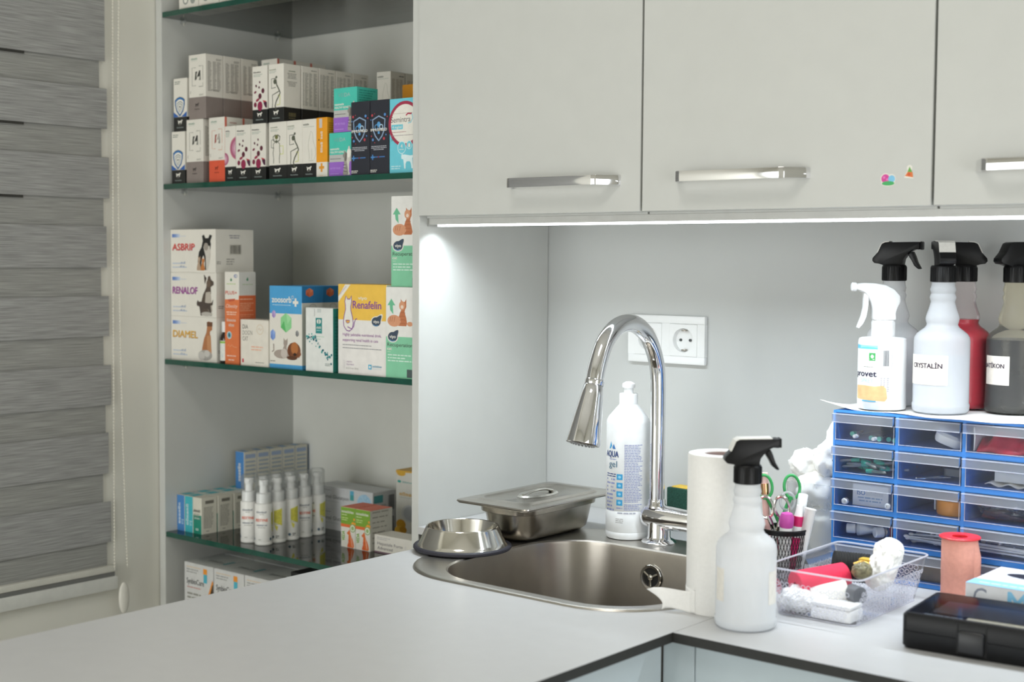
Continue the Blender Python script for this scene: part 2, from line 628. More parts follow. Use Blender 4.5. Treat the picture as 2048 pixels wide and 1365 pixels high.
fz = [(1.19, 1.064), (1.064, .936), (.884 + .052, .808), (.757, .682), (.629, .552), (.499, .422), (.368, .292), (.237, .161), (.108, .030), (-.024, -.102)]
for i, (zt, zb) in enumerate(fz):
    e = -.4585 + .004 * math.sin(i * 2.1)
    q = lb(MB()); q.box(-.6990, -.6980, -1.9, e, zb, zt, FAB); q.build('fabric_band', bl)
    if i < len(fz) - 1 and fz[i + 1][0] < zb:
        q = lb(MB()); q.box(-.7035, -.7025, -1.9, e - .0100, fz[i + 1][0] - .012, zb + .012, FAB2); q.build('fabric_band', bl)
    if i in (2, 3, 4):
        q = lb(MB()); q.box(-.6992, -.6982, -1.9, -.622 - .003 * i, zb - .005, zb - .0002, mat('#34332f', .9, var=.3, scale=700)); q.build('sheer_strip', bl)
q = lb(MB()); q.box(-.7035, -.7025, -1.9, -.465, -.16, -.09, FAB2); q.build('fabric_band', bl)
q = lb(MB()); q.box(-.704, -.690, -1.9, -.454, -.160, -.147, mat('#d9d7cd', .4), .003); q.build('bottom_rail', bl)
q = lb(MB()); q.box(-.702, -.692, -1.9, -.455, -.168, -.160, mat('#6f6f6c', .6)); q.build('rail_seal', bl)
q = lb(MB())
BEAD = mat('#d8d4c6', .35)
for a, b in (((-.685, -.4475, 1.3), (-.685, -.4600, -.155)), ((-.680, -.4290, 1.3), (-.680, -.4345, -.155))):
    a, b = Vector(a), Vector(b)
    mid = (a + b) / 2 + Vector((0, -.003 if a.y < -.44 else -.030, 0))
    n = 230
    for i in range(n):
        t = i / n
        p = a * (1 - t) ** 2 + mid * 2 * t * (1 - t) + b * t * t
        if p.z < 1.0: q.sphere(p, .0021, BEAD, 6, 4)
    q.tube([a * (1 - t / 12) ** 2 + mid * 2 * t / 12 * (1 - t / 12) + b * (t / 12) ** 2 for t in range(13)], .0007, BEAD, 5)
o = q.build('bead_chain', bl); o['kind'] = 'stuff'
q = lb(MB()); q.sphere((-.681, -.4425, -.211), 1, mat('#dcd9cf', .4), 24, 16, (.006, .0115, .0305)); q.build('chain_weight', bl)

# ------------------------------------------------------------------ open shelf unit with glass shelves
SH = [.9145, .584, .243, -.0985, -.439]
su = thing('shelf_unit', 'pale grey built-in shelf unit with glass shelves in the left corner', 'shelf', (-.35, -.17, ZF))
SO = Matrix.Translation(Vector((.35, .17, -ZF)))


def sp(nm, *a, mt=LAM, bev=.0008):
    q = MB(); q.x = SO; q.box(*a, mt, bev, 1); return q.build(nm, su)


sp('side_panel', -.705, -.687, -.342, -.001, ZF, 1.4)
sp('side_panel', -.016, 0, -.342, -.001, ZF, 1.4)
sp('back_panel', -.687, -.016, -.010, -.001, ZF, 1.4, mt=mat('#e2e2db', .5, var=.012, scale=25))
sp('top_panel', -.687, -.016, -.342, -.010, 1.38, 1.4)
sp('plinth', -.687, -.016, -.335, -.010, ZF, ZF + .08)
for i, zt in enumerate(SH):
    q = MB(); q.x = SO
    x0, x1, y0, y1, z0, z1 = -.6865, -.0165, -.340, -.0125, zt - .010, zt
    P = [(x0, y0), (x1, y0), (x1, y1), (x0, y1)]
    q.add([(a, b, z1) for a, b in P], [(0, 1, 2, 3)], GLASS)
    q.add([(a, b, z0) for a, b in P], [(3, 2, 1, 0)], GLASS)
    for j in range(4):
        a, b = P[j], P[(j + 1) % 4]
        q.add([(*a, z0), (*b, z0), (*b, z1), (*a, z1)], [(0, 1, 2, 3)], GEDGE)
    g = q.build('glass_shelf', su)
    for x in (-.6815, -.0215):
        for y in (-.295, -.055):
            q = MB(); q.x = SO
            q.tube([(x - .0055, y, z0 - .0035), (x + .0055, y, z0 - .0035)], .0034, clear('pin_plastic', (.96, .97, .95), .25, .1, gl=.5), 10)
            q.tube([(x + (.003 if x < -.3 else -.003), y, z0 - .010), (x + (.003 if x < -.3 else -.003), y, z0 - .004)], .0022, mat('#b9b8ac', .4), 8)
            q.build('shelf_pin', g)

# ------------------------------------------------------------------ wall cabinets over the sink
DW = [(.0006, .4368), (.4402, .8703), (.8737, 1.304), (1.3075, 1.74)]
CBL = ['wall cabinet beside the shelf unit, its grey door with one chrome handle', 'middle grey wall cabinet, its door carrying two small stickers',
       'grey wall cabinet at the right edge of the view', 'grey wall cabinet beyond the right edge of the view']
HAND = None
for i, (x0, x1) in enumerate(DW[:3]):
    c = thing('wall_cabinet', CBL[i], 'cabinet', ((x0 + x1) / 2, -.17, .509))
    hw = (x1 - x0) / 2
    M_ = Matrix.Translation(Vector((-(x0 + x1) / 2, .17, -.509)))
    q = MB(); q.x = M_
    t = .016
    for a in ((x0, x0 + t, -.325, -.001, .525, 1.4), (x1 - t, x1, -.325, -.001, .525, 1.4), (x0, x1, -.325, -.001, .509, .525), (x0, x1, -.325, -.001, 1.384, 1.4), (x0 + t, x1 - t, -.012, -.001, .525, 1.384)): q.box(*a, LAM)
    q.build('carcass', c)
    q = MB(); q.x = M_; q.box(x0, x1, -.3255, -.3250, .527, 1.38, mat('#3a3a38', .8)); q.build('door_gap_shade', c)  # dark sheet behind the door: shade of the gaps put into its colour
    q = MB(); q.x = M_; q.box(x0, x1, -.345, -.3265, .512, 1.398, LAM, .0008, 1); d = q.build('door', c)
    hx0 = (.196, .4985, .926)[i]
    q = MB(); q.x = M_
    # bow handle: flat chrome bar, both ends sloping back to the door
    prof = [(hx0, -.345), (hx0 + .004, -.352), (hx0 + .019, -.3775), (hx0 + .026, -.380), (hx0 + .179, -.380), (hx0 + .186, -.3775), (hx0 + .203, -.352), (hx0 + .2075, -.345)]
    inn = [(hx0 + .203, -.345), (hx0 + .196, -.352), (hx0 + .183, -.372), (hx0 + .177, -.3745), (hx0 + .028, -.3745), (hx0 + .022, -.372), (hx0 + .010, -.352), (hx0 + .0045, -.345)]
    q.prism(prof + inn, 'z', .5505, .5650, CHROME, .0006)
    q.build('handle', d)

q = MB(); q.box(.002, 1.95, -.321, -.303, .4985, .509, mat('#c9c9c6', .35, .0))
led = thing('led_light_strip', 'slim lit LED strip along the underside of the wall cabinets', 'light', (.98, -.31, .4945))
q.x = None
mm = MB(); mm.x = Matrix.Translation(Vector((-.98, .31, -.4945))); mm.box(.002, 1.95, -.321, -.303, .4985, .5088, mat('#c4c4c0', .35)); mm.build('profile', led)
mm = MB(); mm.x = Matrix.Translation(Vector((-.98, .31, -.4945))); mm.box(.018, 1.95, -.3175, -.3065, .4952, .4985, emit('led_diffuser', (.93, .96, 1), 5)); mm.build('diffuser', led)
mm = MB(); mm.x = Matrix.Translation(Vector((-.98, .31, -.4945))); mm.box(.0005, .002, -.323, -.301, .4955, .5088, mat('#a9a9a4', .4)); mm.build('end_cap', led)

# stickers on the door
def sticker(label, cx, cz, fn, name='sticker'):
    o = thing(name, label, 'sticker', (cx, -.3452, cz))
    a = Art(); a.plane((0, 0, 0), (1, 0, 0), (0, 0, 1), (0, -1, 0)); fn(a); a.sh.build('sticker_print', o)
    return o
def st1(a):
    a.circ(-.003, .0015, .0068, WHT); a.circ(.0045, .001, .0062, WHT); a.circ(.0005, -.004, .0095, WHT, .0042)
    a.circ(-.0032, .0015, .0056, ink('#d6409c')); a.circ(.005, .001, .0046, ink('#7fc4e8')); a.circ(.0005, -.0045, .0084, ink('#3fae63'), .0028)
    a.circ(-.005, .003, .0015, ink('#e884c0')); a.circ(-.001, .0005, .0013, ink('#e884c0'))
def st2(a):
    a.poly([(0, .0085), (-.0065, -.006), (.006, -.0075)], WHT); a.circ(.0005, .006, .0036, WHT)
    a.poly([(.0005, .0075), (-.0025, .0005), (.004, .0005)], ink('#63a844')); a.poly([(-.0055, -.004), (-.002, .001), (.0045, .0005), (.0052, -.006)], ink('#e0793a')); a.circ(0, -.002, .002, ink('#d5562b'))
sticker('small round sticker in pink, blue and green on the middle cabinet door', .8135, .5455, st1)
sticker('small pear-shaped green and orange sticker on the middle cabinet door', .8415, .5535, st2)

# ------------------------------------------------------------------ double wall socket
so = thing('wall_socket', 'white double power socket on the wall behind the tap', 'socket', (.2625, 0, .308))
q = MB()
PW_, PH_ = .0775, .0408
def yl(loop): return [(a, c, b) for a, b, c in loop]
def fr(x0, x1, z0, z1, r, y, n=6): return [(a, y, b) for a, b, _ in rr(x0, x1, z0, z1, r, 0, n)]
q.box(-PW_, PW_, -.0095, -.0005, -PH_, -.0275, WHITEP, .0012); q.box(-PW_, PW_, -.0095, -.0005, .0275, PH_, WHITEP, .0012)
for a, b in ((-PW_, -.063), (-.008, .008), (.063, PW_)): q.box(a, b, -.0095, -.0005, -.0276, .0276, WHITEP)
q.build('frame', so)
for cx in (-.0355, .0355):
    q = MB()
    outer = [(cx + .0272 * math.cos(t) / max(abs(math.cos(t)), abs(math.sin(t))), -.0098, .0272 * math.sin(t) / max(abs(math.cos(t)), abs(math.sin(t)))) for t in [PI / 4 + 2 * PI * k / 48 for k in range(48)]]
    circ = []
    for (x, y, z) in outer:
        t = math.atan2(z, x - cx); circ.append((cx + .0215 * math.cos(t), -.0102, .0215 * math.sin(t)))
    c2 = [(cx + (x - cx) * .94, -.0102, z * .94) for x, y, z in circ]
    c3 = [(cx + (x - cx) * .90, -.0012, z * .90) for x, y, z in circ]
    back = [(x, -.0006, z) for x, y, z in outer]
    q.loft([back, outer, circ, c2, c3], WHITEP, False, True)
    s_ = q.build('socket_insert', so)
    for hx in (-.0095, .0095):
        q = MB(); q.tube([(cx + hx, -.0035, 0), (cx + hx, -.0010, 0)], .0024, mat('#4a4d4d', .6), 12); q.build('contact_hole', s_)
    for sgn in (-1, 1):
        q = MB(); q.box(cx - .004, cx + .004, -.0095, -.0014, sgn * .0165 - .0012, sgn * .0165 + .0012, STEELD, .0006); q.build('earth_clip', s_)

# ------------------------------------------------------------------ worktop (two slabs) and sink
SX0, SX1, SY0, SY1 = .168, .630, -.606, -.158
BX0, BX1, BY0, BY1 = .234, .602, -.583, -.252


def slab(outer, hole, parent):
    b = bmesh.new()
    def loop(ps):
        vs = [b.verts.new((x, y, 0)) for x, y in ps]
        return [b.edges.new((vs[i], vs[(i + 1) % len(vs)])) for i in range(len(vs))]
    es = loop(outer)
    if hole: es += loop(hole)
    bmesh.ops.triangle_fill(b, use_beauty=True, use_dissolve=False, edges=es)
    b.verts.index_update()
    q = MB()
    vs = [v.co.copy() for v in b.verts]; fs = [[v.index for v in f.verts] for f in b.faces]
    if sum(f.normal.z for f in b.faces) < 0: fs = [f[::-1] for f in fs]
    b.free()
    q.add(vs, fs, TOPM); q.add([(x, y, -.012) for x, y, _ in vs], [f[::-1] for f in fs], EDGE)
    for lp in [outer] + ([hole] if hole else []):
        for i in range(len(lp)):
            a, c = lp[i], lp[(i + 1) % len(lp)]
            q.add([(*a, 0), (*c, 0), (*c, -.012), (*a, -.012)], [(0, 1, 2, 3)], TOPM if a[1] == c[1] == -.345 else EDGE)
    return q.build('slab', parent)


wt = thing('worktop', 'pale grey L-shaped worktop with a dark edge', 'worktop', (0, 0, 0))
slab([(.001, -.001), (.6805, -.001), (.6805, -2.3), (.118, -2.3), (.118, -.345), (.001, -.345)], [(x, y) for x, y, _ in rr(SX0 + .012, SX1 - .012, SY0 + .012, SY1 - .012, .115, 0)], wt)
slab([(.6810, -.001), (2.2, -.001), (2.2, -.620), (.6810, -.620)], None, wt)

sk = thing('sink', 'brushed steel inset sink with rounded corners set into the worktop', 'sink', (.4, -.4, 0))
SKM = Matrix.Translation(Vector((-.4, .4, 0)))
q = MB(); q.x = SKM
q.loft([rr(SX0, SX1, SY0, SY1, .125, .0002, 10), rr(SX0 + .0015, SX1 - .0015, SY0 + .0015, SY1 - .0015, .1235, .0026, 10), rr(SX0 + .005, SX1 - .005, SY0 + .005, SY1 - .005, .12, .0036, 10),
        rr(SX0 + .011, SX1 - .011, SY0 + .011, SY1 - .011, .114, .0026, 10), rr(SX0 + .016, SX1 - .016, SY0 + .014, SY1 - .016, .11, .0030, 10), rr(BX0 - .004, BX1 + .004, BY0 - .004, BY1 + .004, .098, .0028, 10)], STEEL, False, False)
q.build('rim', sk)
q = MB(); q.x = SKM
q.loft([rr(BX0 - .004, BX1 + .004, BY0 - .004, BY1 + .004, .098, .0028, 10), rr(BX0 - .001, BX1 + .001, BY0 - .001, BY1 + .001, .095, .0008, 10), rr(BX0, BX1, BY0, BY1, .094, -.004, 10), rr(BX0 + .006, BX1 - .006, BY0 + .006, BY1 - .006, .09, -.10, 10),
        rr(BX0 + .014, BX1 - .014, BY0 + .014, BY1 - .014, .085, -.130, 10), rr(BX0 + .035, BX1 - .035, BY0 + .035, BY1 - .035, .07, -.145, 10), rr(BX0 + .12, BX1 - .12, BY0 + .12, BY1 - .12, .04, -.148, 10)], mat('#a8a299', .30, 1., var=.06, scale=25), False, True)
q.build('bowl', sk)
q = MB(); q.x = SKM @ Matrix.Translation(Vector((.4045, BY1 - .0035, -.0385))) @ Matrix.Rotation(R(86.7), 4, 'X')
q.lathe([(.0185, 0), (.0195, .0016), (.018, .0030), (.0145, .0026), (.0135, .0004)], STEELB, 32, False, False)
q.lathe([(.0136, .0006), (.0001, .0006)], mat('#161513', .7), 24, False, False)
for k in range(3): q.tube([(0, 0, .0016), (.0138 * math.cos(k * 2 * PI / 3 + .5), .0138 * math.sin(k * 2 * PI / 3 + .5), .0016)], .0019, STEELB, 8)
q.lathe([(.0045, .001), (.0045, .0032), (.003, .0042), (.0001, .0044)], STEELB, 16, False, False)
q.build('overflow', sk)
q = MB(); q.x = SKM @ Matrix.Translation(Vector((.418, -.418, -.1478)))
q.lathe([(.045, 0), (.043, .002), (.036, .001), (.034, -.004), (.0001, -.004)], STEELB, 32, False, False); q.build('drain', sk)

# ------------------------------------------------------------------ base cabinets under the worktop
def boxpart(root, nm, a, mt, bev=.0008):
    L = root.location; q = MB(); q.x = Matrix.Translation(-L); q.box(*a, mt, bev, 1); return q.build(nm, root)
c = thing('base_cabinet', 'pale grey base cabinet under the left arm of the worktop', 'cabinet', (.39, -1.4, ZF))
boxpart(c, 'door', (.638, .655, -1.225, -.6045, -.80, -.0135), BASEM); boxpart(c, 'door', (.638, .655, -1.85, -1.228, -.80, -.0135), BASEM)
boxpart(c, 'back_panel', (.140, .156, -2.28, -.36, ZF, -.0135), LAM); boxpart(c, 'end_panel', (.157, .655, -2.28, -2.262, ZF, -.0135), LAM)
boxpart(c, 'plinth', (.58, .60, -2.26, -.61, ZF, -.81), LAM)
c = thing('base_cabinet', 'pale bluish grey base cabinet under the right arm of the worktop', 'cabinet', (1.2, -.3, ZF))
boxpart(c, 'filler_strip', (.6555, .7000, -.602, -.584, -.80, -.0135), BASEM); boxpart(c, 'door', (.7012, 1.30, -.602, -.584, -.80, -.0135), BASEM); boxpart(c, 'door', (1.303, 1.9, -.602, -.584, -.80, -.0135), BASEM)
boxpart(c, 'side_panel', (2.18, 2.198, -.602, -.002, ZF, -.0135), LAM); boxpart(c, 'plinth', (.70, 2.17, -.56, -.545, ZF, -.81), LAM)

# ------------------------------------------------------------------ tap
tp = thing('kitchen_tap', 'chrome high-arched kitchen tap with a conical pull-out spray head', 'tap', (.376, -.196, .003))
def T(): q = MB(); q.x = Matrix.Translation(Vector((-.376, .196, -.003))); return q
def at(q, x, y, z_, rot=None): q.x = q.x @ Matrix.Translation(Vector((x, y, z_))) @ (rot or Matrix()); return q
q = at(T(), .378, -.196, .003); q.lathe([(.0270, 0), (.0275, .0015), (.0250, .004), (.0195, .0065), (.0180, .010), (.0175, .040)], CHROME, 40); q.build('base', tp)
q = at(T(), .3505, -.196, .0425, Matrix.Rotation(R(90), 4, 'Y'))
q.lathe([(.0001, -.0015), (.012, -.0008), (.0175, .004), (.0188, .010), (.0185, .050), (.0170, .075), (.0172, .100), (.0168, .102)], CHROME, 36, False, True); q.build('body', tp)
q = at(T(), .449, -.196, .0425, Matrix.Rotation(R(90), 4, 'Y')); q.lathe([(.0172, 0), (.0180, .004), (.0175, .014), (.012, .018), (.0001, .019)], CHROME, 32, True, False)
q.x = Matrix.Translation(Vector((-.376, .196, -.003))); q.tube([(.458, -.196, .055), (.462, -.200, .075), (.478, -.212, .100)], [.005, .0045, .004], CHROME, 12); q.build('lever', tp)
q = at(T(), .373, -.196, .057); q.lathe([(.0150, 0), (.0150, .004), (.0135, .006), (.0135, .012), (.0128, .0135)], CHROME, 32); q.build('collar', tp)


def catmull(P, n=8):
    P = [Vector(p) for p in P]; P = [P[0] * 2 - P[1]] + P + [P[-1] * 2 - P[-2]]; out = []
    for i in range(1, len(P) - 2):
        for k in range(n):
            t = k / n
            out.append(.5 * ((2 * P[i]) + (-P[i - 1] + P[i + 1]) * t + (2 * P[i - 1] - 5 * P[i] + 4 * P[i + 1] - P[i + 2]) * t * t + (-P[i - 1] + 3 * P[i] - 3 * P[i + 1] + P[i + 2]) * t ** 3))
    return out + [P[-2]]


path = catmull([(.373, -.196, .069), (.373, -.196, .16), (.373, -.1965, .250), (.373, -.2035, .289), (.373, -.2250, .3235), (.373, -.2540, .3430), (.373, -.2830, .3480), (.373, -.3120, .3410), (.373, -.3390, .3200), (.373, -.3560, .2880), (.373, -.3640, .2620)], 8)
n = len(path)
q = T(); q.tube(path, [.0118 + .0016 * min(1, max(0, (i / n - .2) / .3)) for i in range(n)], CHROME, 24); q.build('spout', tp)
P0, P1 = Vector((.373, -.3635, .2625)), Vector((.373, -.3905, .1745))
rot = (P0 - P1).to_track_quat('Z', 'Y').to_matrix().to_4x4()
L_ = (P0 - P1).length
q = at(T(), *P1, rot); q.lathe([(.0225, 0), (.0250, .0012), (.0252, .006), (.0205, .045), (.0165, .075), (.0148, L_ - .004), (.0138, L_ - .003)], CHROME, 40)
sh = q.build('spray_head', tp)
q = at(T(), *P1, rot); q.lathe([(.0225, .0004), (.0205, .0006), (.0001, .0006)], STEELD, 36, False, False)
for rad, cnt in ((.017, 20), (.0125, 14), (.008, 9)):
    for k in range(cnt): q.sphere((rad * math.cos(2 * PI * k / cnt), rad * math.sin(2 * PI * k / cnt), 0), .0011, mat('#8d8d8d', .4), 6, 4)
q.build('nozzle_plate', sh)
q = at(T(), *(P1 + (P0 - P1) * .35), rot); q.box(-.005, .005, -.0265, -.0190, -.009, .009, BLACKP, .002); q.build('switch_button', sh)
q = at(T(), *(P0 + Vector((0, 0, 0))), rot); q.lathe([(.0142, -.003), (.0146, -.002), (.0146, .004), (.0138, .005)], CHROME, 32, False, False); q.build('ring', tp)
# ------------------------------------------------------------------ cartons on the shelves
W_ = mat('#e6e2d8', .5, var=.015)           # white board
K_ = mat('#1d1e1d', .45, var=.06)
BR_ = mat('#8a7f7a', .5); OR_ = mat('#dd5a3c', .5); ORG = mat('#eca024', .45); TEAL = mat('#4cc6b4', .45); PUR = mat('#9a68c8', .45); GRB = mat('#bdbdba', .45)
NAV = mat('#2d2f38', .38); SKY = mat('#6fcbdc', .45); BLU = mat('#4fa3d8', .45); DBLU = mat('#2b78ad', .45); YEL = mat('#f1c453', .45); GRN = mat('#86cba6', .45)
TXG = ink('#6f7a72'); DRK = ink('#2c3230')
F0 = -.325


def logo_base(A, W, h, z1, c=WHT, word=True):
    A.shape(LOGO_DOG, W * .32, z1 * .52, W * .36, z1 * .30, c)
    if word:
        A.fine(W * .36, W * .64, z1 * .44, 1, .0016, GRY, seed=5)
        A.word('vetexpert', W * .5, z1 * .22, h * .022, ink('#9aa5a2'), al='C', width=W * .5)


def a_shield(A, W, h, d, side, top):
    A.fine(W * .1, W * .55, h * .93, 2, h * .035, TXG)
    def sh(k, c, dv=0):
        P = [(0, 1.05), (.45, .95), (.82, .72), (.80, .2), (.55, -.45), (0, -1), (-.55, -.45), (-.80, .2), (-.82, .72), (-.45, .95)]
        A.poly([(W * .48 + x * W * .46 * k, h * .46 + dv + y * h * .185 * k) for x, y in P], c)
    sh(1, ink('#17384f')); sh(.93, ink('#2a6fb0'), h * .004); sh(.76, WHT); sh(.66, WHT); sh(.56, ink('#3d5a66')); sh(.49, WHT); sh(.36, ink('#5a7078')); sh(.29, WHT); sh(.12, ink('#23414f'))
    A.poly([(0, h * .27), (W * .42, h * .275), (0, h * .37)], ink('#2f62ad')); A.poly([(W, h * .27), (W * .58, h * .275), (W, h * .37)], ink('#2f62ad'))
    logo_base(A, W, h, h * .27)
    side(); A.fine(d * .15, d * .9, h * .9, 10, h * .03, GRY)


def a_organ(col, deep):
    def f(A, W, h, d, side, top):
        A.word('urinary', W * .14, h * .925, h * .026, ink('#7fa08f'), width=W * .38)
        A.fine(W * .14, W * .5, h * .905, 1, h * .014, ink('#b9c4ba'))
        g = ink('#8b8b82')
        for pts in ([(.42, .80), (.2, .80), (.2, .52), (.42, .52)], [(.6, .82), (.84, .82), (.84, .60)], [(.84, .56), (.84, .50), (.6, .50)]): A.line([(x * W, y * h) for x, y in pts], h * .009, g if deep else ink('#d9a58c'))
        c1 = ink('#33352f') if deep else ink('#a35448')
        A.poly([(W * .36, h * .60), (W * .40, h * .735), (W * .52, h * .74), (W * .46, h * .69), (W * .47, h * .62)], c1)
        A.poly([(W * .45, h * .62), (W * .62, h * .75), (W * .70, h * .75), (W * .66, h * .66), (W * .52, h * .655)], ink('#2a2b28') if deep else ink('#b9b1a8'))
        A.poly([(W * .60, h * .60), (W * .72, h * .60), (W * .70, h * .72)], g)
        A.fine(W * .08, W * .14, h * .43, 3, h * .016, GRY); A.fine(W * .62, W * .9, h * .375, 2, h * .014, GRY)
        A.shape(LOGO_DOG, W * .38, h * .19, W * .22, h * .065, ink('#3d3735') if deep else ink('#8c2f1e'))
        A.word('vetexpert', W * .5, h * .145, h * .016, ink('#4d4643') if deep else ink('#a13a26'), al='C', width=W * .3)
        side()
        if col is not None:
            for i, u in enumerate((.12, .42, .66)): A.fine(d * u, d * (u + .22), h * .88, 24, h * .0195, ink('#8f8b82'), seed=i + 2)
            A.fine(d * .6, d * .95, h * .93, 2, h * .018, GRY)
            A.word('urinary', d * .3, h * .44, h * .02, ink('#a39f96'), width=d * .45)
        else:
            A.rect(0, 0, d * .12, h, ink('#d9705c')); A.word('renal', d * .3, h * .91, h * .02, ink('#b4645c'), width=d * .4); A.fine(d * .3, d * .95, h * .86, 14, h * .03, ink('#b9aaa2'))
    return f


def a_pink(A, W, h, d, side, top):
    A.word('hepato', W * .1, h * .90, h * .025, DRK, width=W * .35); A.fine(W * .1, W * .5, h * .87, 3, h * .03, ink('#9fb0a4'))
    c = ink('#b0607f'); l = ink('#c98fa6'); l2 = ink('#dcb3c3')
    for r, cc in ((.205, ink('#c97586')), (.19, c), (.14, l), (.09, l2)):
        A.poly([(W * .999, h * (.60 - r))] + [(max(W * 1.12 - W * r * 3.1 * math.cos(t), 0), h * .60 + h * r * math.sin(t)) for t in [-1.15 + 2.3 * k / 14 for k in range(15)]] + [(W * .999, h * (.60 + r))], cc)
    for r, cc in ((.115, c), (.08, l), (.045, l2)):
        A.poly([(0, h * (.41 - r))] + [(W * r * 3.2 * math.cos(t), h * .41 + h * r * math.sin(t)) for t in [-1.4 + 2.8 * k / 12 for k in range(13)]] + [(0, h * (.41 + r))], cc)
    logo_base(A, W, h, h * .27)


def a_cells(A, W, h, d, side, top):
    A.word('BLOODVET', W * .08, h * .885, h * .026, DRK, width=W * .5, bold=.02); A.fine(W * .08, W * .7, h * .85, 2, h * .026, ink('#a7b3a8'))
    c, b = ink('#7d2340'), ink('#5c1f33')
    for x, y, r, ry, cc in ((.50, .72, .045, .022, b), (.26, .66, .05, .026, b), (.46, .63, .05, .022, b), (.20, .55, .09, .02, c), (.72, .565, .10, .045, b), (.52, .475, .11, .05, b), (.36, .41, .13, .024, ink('#9a2b48')), (.2, .33, .10, .045, c), (.52, .30, .17, .085, ink('#93264c'))):
        A.circ(x * W, y * h, r * W, cc, ry * h, 14, .4 if ry < .03 else 0)
    A.poly([(W * .74, h * .39), (W * .99, h * .36), (W * .99, h * .26), (W * .88, h * .27), (W * .78, h * .33)], ink('#4c1d3a')); A.poly([(W * .70, h * .40), (W * .99, h * .375), (W * .78, h * .36)], ink('#c23a45'))
    logo_base(A, W, h, h * .24)
    side(); A.fine(d * .2, d * .8, h * .9, 12, h * .04, GRY)


def skel_side(A, W, h, d, side, top):
    A.word('gr-med', W * .06, h * .90, h * .02, ink('#6f7c62'), width=W * .45); A.fine(W * .06, W * .55, h * .875, 2, h * .022, ink('#a7b3a8'))
    g, y = ink('#565a4a'), ink('#c9d13c')
    A.line([(.50 * W, .755 * h), (.2 * W, .755 * h), (.2 * W, .585 * h), (.48 * W, .60 * h)], h * .013, ink('#3f443c'))
    A.line([(.55 * W, .29 * h), (.76 * W, .30 * h), (.76 * W, .46 * h), (.62 * W, .455 * h)], h * .012, y)
    A.circ(W * .43, h * .70, W * .10, g, h * .045); A.circ(W * .53, h * .775, W * .065, g, h * .022, 12, .5)
    A.line([(.5 * W, .74 * h), (.55 * W, .64 * h), (.68 * W, .57 * h), (.78 * W, .50 * h), (.66 * W, .43 * h), (.52 * W, .36 * h), (.44 * W, .28 * h), (.52 * W, .19 * h), (.68 * W, .185 * h)], h * .026, g)
    A.line([(.72 * W, .53 * h), (.5 * W, .50 * h), (.26 * W, .47 * h), (.28 * W, .36 * h), (.25 * W, .24 * h)], h * .016, g)
    logo_base(A, W, h, h * .25)
    side()
    A.word('gr-med', d * .5, h * .87, h * .022, ink('#6f7c62'), al='C', width=d * .4); A.fine(d * .22, d * .78, h * .83, 4, h * .026, GRY, al='C'); A.fine(d * .2, d * .8, h * .69, 4, h * .024, GRY, al='C')
    A.bars(d * .3, h * .09, d * .72, h * .16, ink('#7c7452')); A.fine(d * .3, d * .7, h * .06, 1, h * .02, ink('#8a8460'))


def skel_front(A, W, h, d, side, top):
    A.word('gr-med', W * .1, h * .90, h * .02, ink('#6f7c62'), width=W * .4); A.fine(W * .1, W * .6, h * .865, 2, h * .024, ink('#a7b3a8'))
    g, y = ink('#565a4a'), ink('#c9d13c')
    A.line([(.32 * W, .70 * h), (.14 * W, .69 * h), (.14 * W, .56 * h), (.3 * W, .55 * h)], h * .011, ink('#3f443c')); A.line([(.64 * W, .58 * h), (.82 * W, .58 * h), (.82 * W, .44 * h), (.64 * W, .44 * h)], h * .011, y)
    A.circ(W * .44, h * .74, W * .09, ink('#6d7040'), h * .04)
    for s in (-1, 1):
        A.line([((.44 + s * .05) * W, .78 * h), ((.44 + s * .2) * W, .745 * h), ((.44 + s * .17) * W, .68 * h), ((.44 + s * .06) * W, .66 * h)], h * .018, g)
        A.line([((.44 + s * .05) * W, .66 * h), ((.44 + s * .18) * W, .62 * h), ((.44 + s * .17) * W, .52 * h), ((.44 + s * .20) * W, .46 * h), ((.44 + s * .16) * W, .36 * h), ((.44 + s * .17) * W, .28 * h)], h * .013, g)
    A.circ(W * .44, h * .66, W * .05, g, h * .03)
    logo_base(A, W, h, h * .25)


def a_catline(A, W, h, d, side, top):
    A.word('flexiv', W * .08, h * .90, h * .03, ink('#3c4a3e'), width=W * .42, bold=.015, shear=.25); A.fine(W * .08, W * .9, h * .87, 1, h * .02, ink('#b5bcb2'))
    c = ink('#9aa08f')
    A.line([(.70 * W, .78 * h), (.62 * W, .80 * h), (.55 * W, .72 * h), (.46 * W, .62 * h), (.44 * W, .52 * h), (.5 * W, .42 * h), (.52 * W, .33 * h), (.46 * W, .30 * h), (.6 * W, .29 * h), (.82 * W, .30 * h)], h * .005, c)
    A.line([(.70 * W, .78 * h), (.76 * W, .74 * h), (.8 * W, .62 * h), (.95 * W, .50 * h), (.98 * W, .40 * h), (.86 * W, .31 * h)], h * .005, c); A.line([(.68 * W, .5 * h), (.70 * W, .4 * h), (.66 * W, .31 * h)], h * .004, c)
    logo_base(A, W, h, h * .25)
    side()
    for i, u in enumerate((.1, .4, .65)): A.fine(d * u, d * (u + .22), h * .86, 26, h * .02, ink('#a2957f'), seed=i + 4)
    A.fine(d * .6, d * .95, h * .92, 1, h * .03, DRK)


def a_table(A, W, h, d, side, top):
    logo_base(A, W, h, h * .25)
    side()
    for i, u in enumerate((.07, .2, .44, .72)): A.fine(d * u, d * (u + (.08 if i == 0 else .2)), h * .88, 30, h * .0195, ink('#85877b'), seed=i + 8, rag=.5)
    A.fine(d * .55, d * .92, h * .93, 1, h * .025, ink('#7c7d72'))


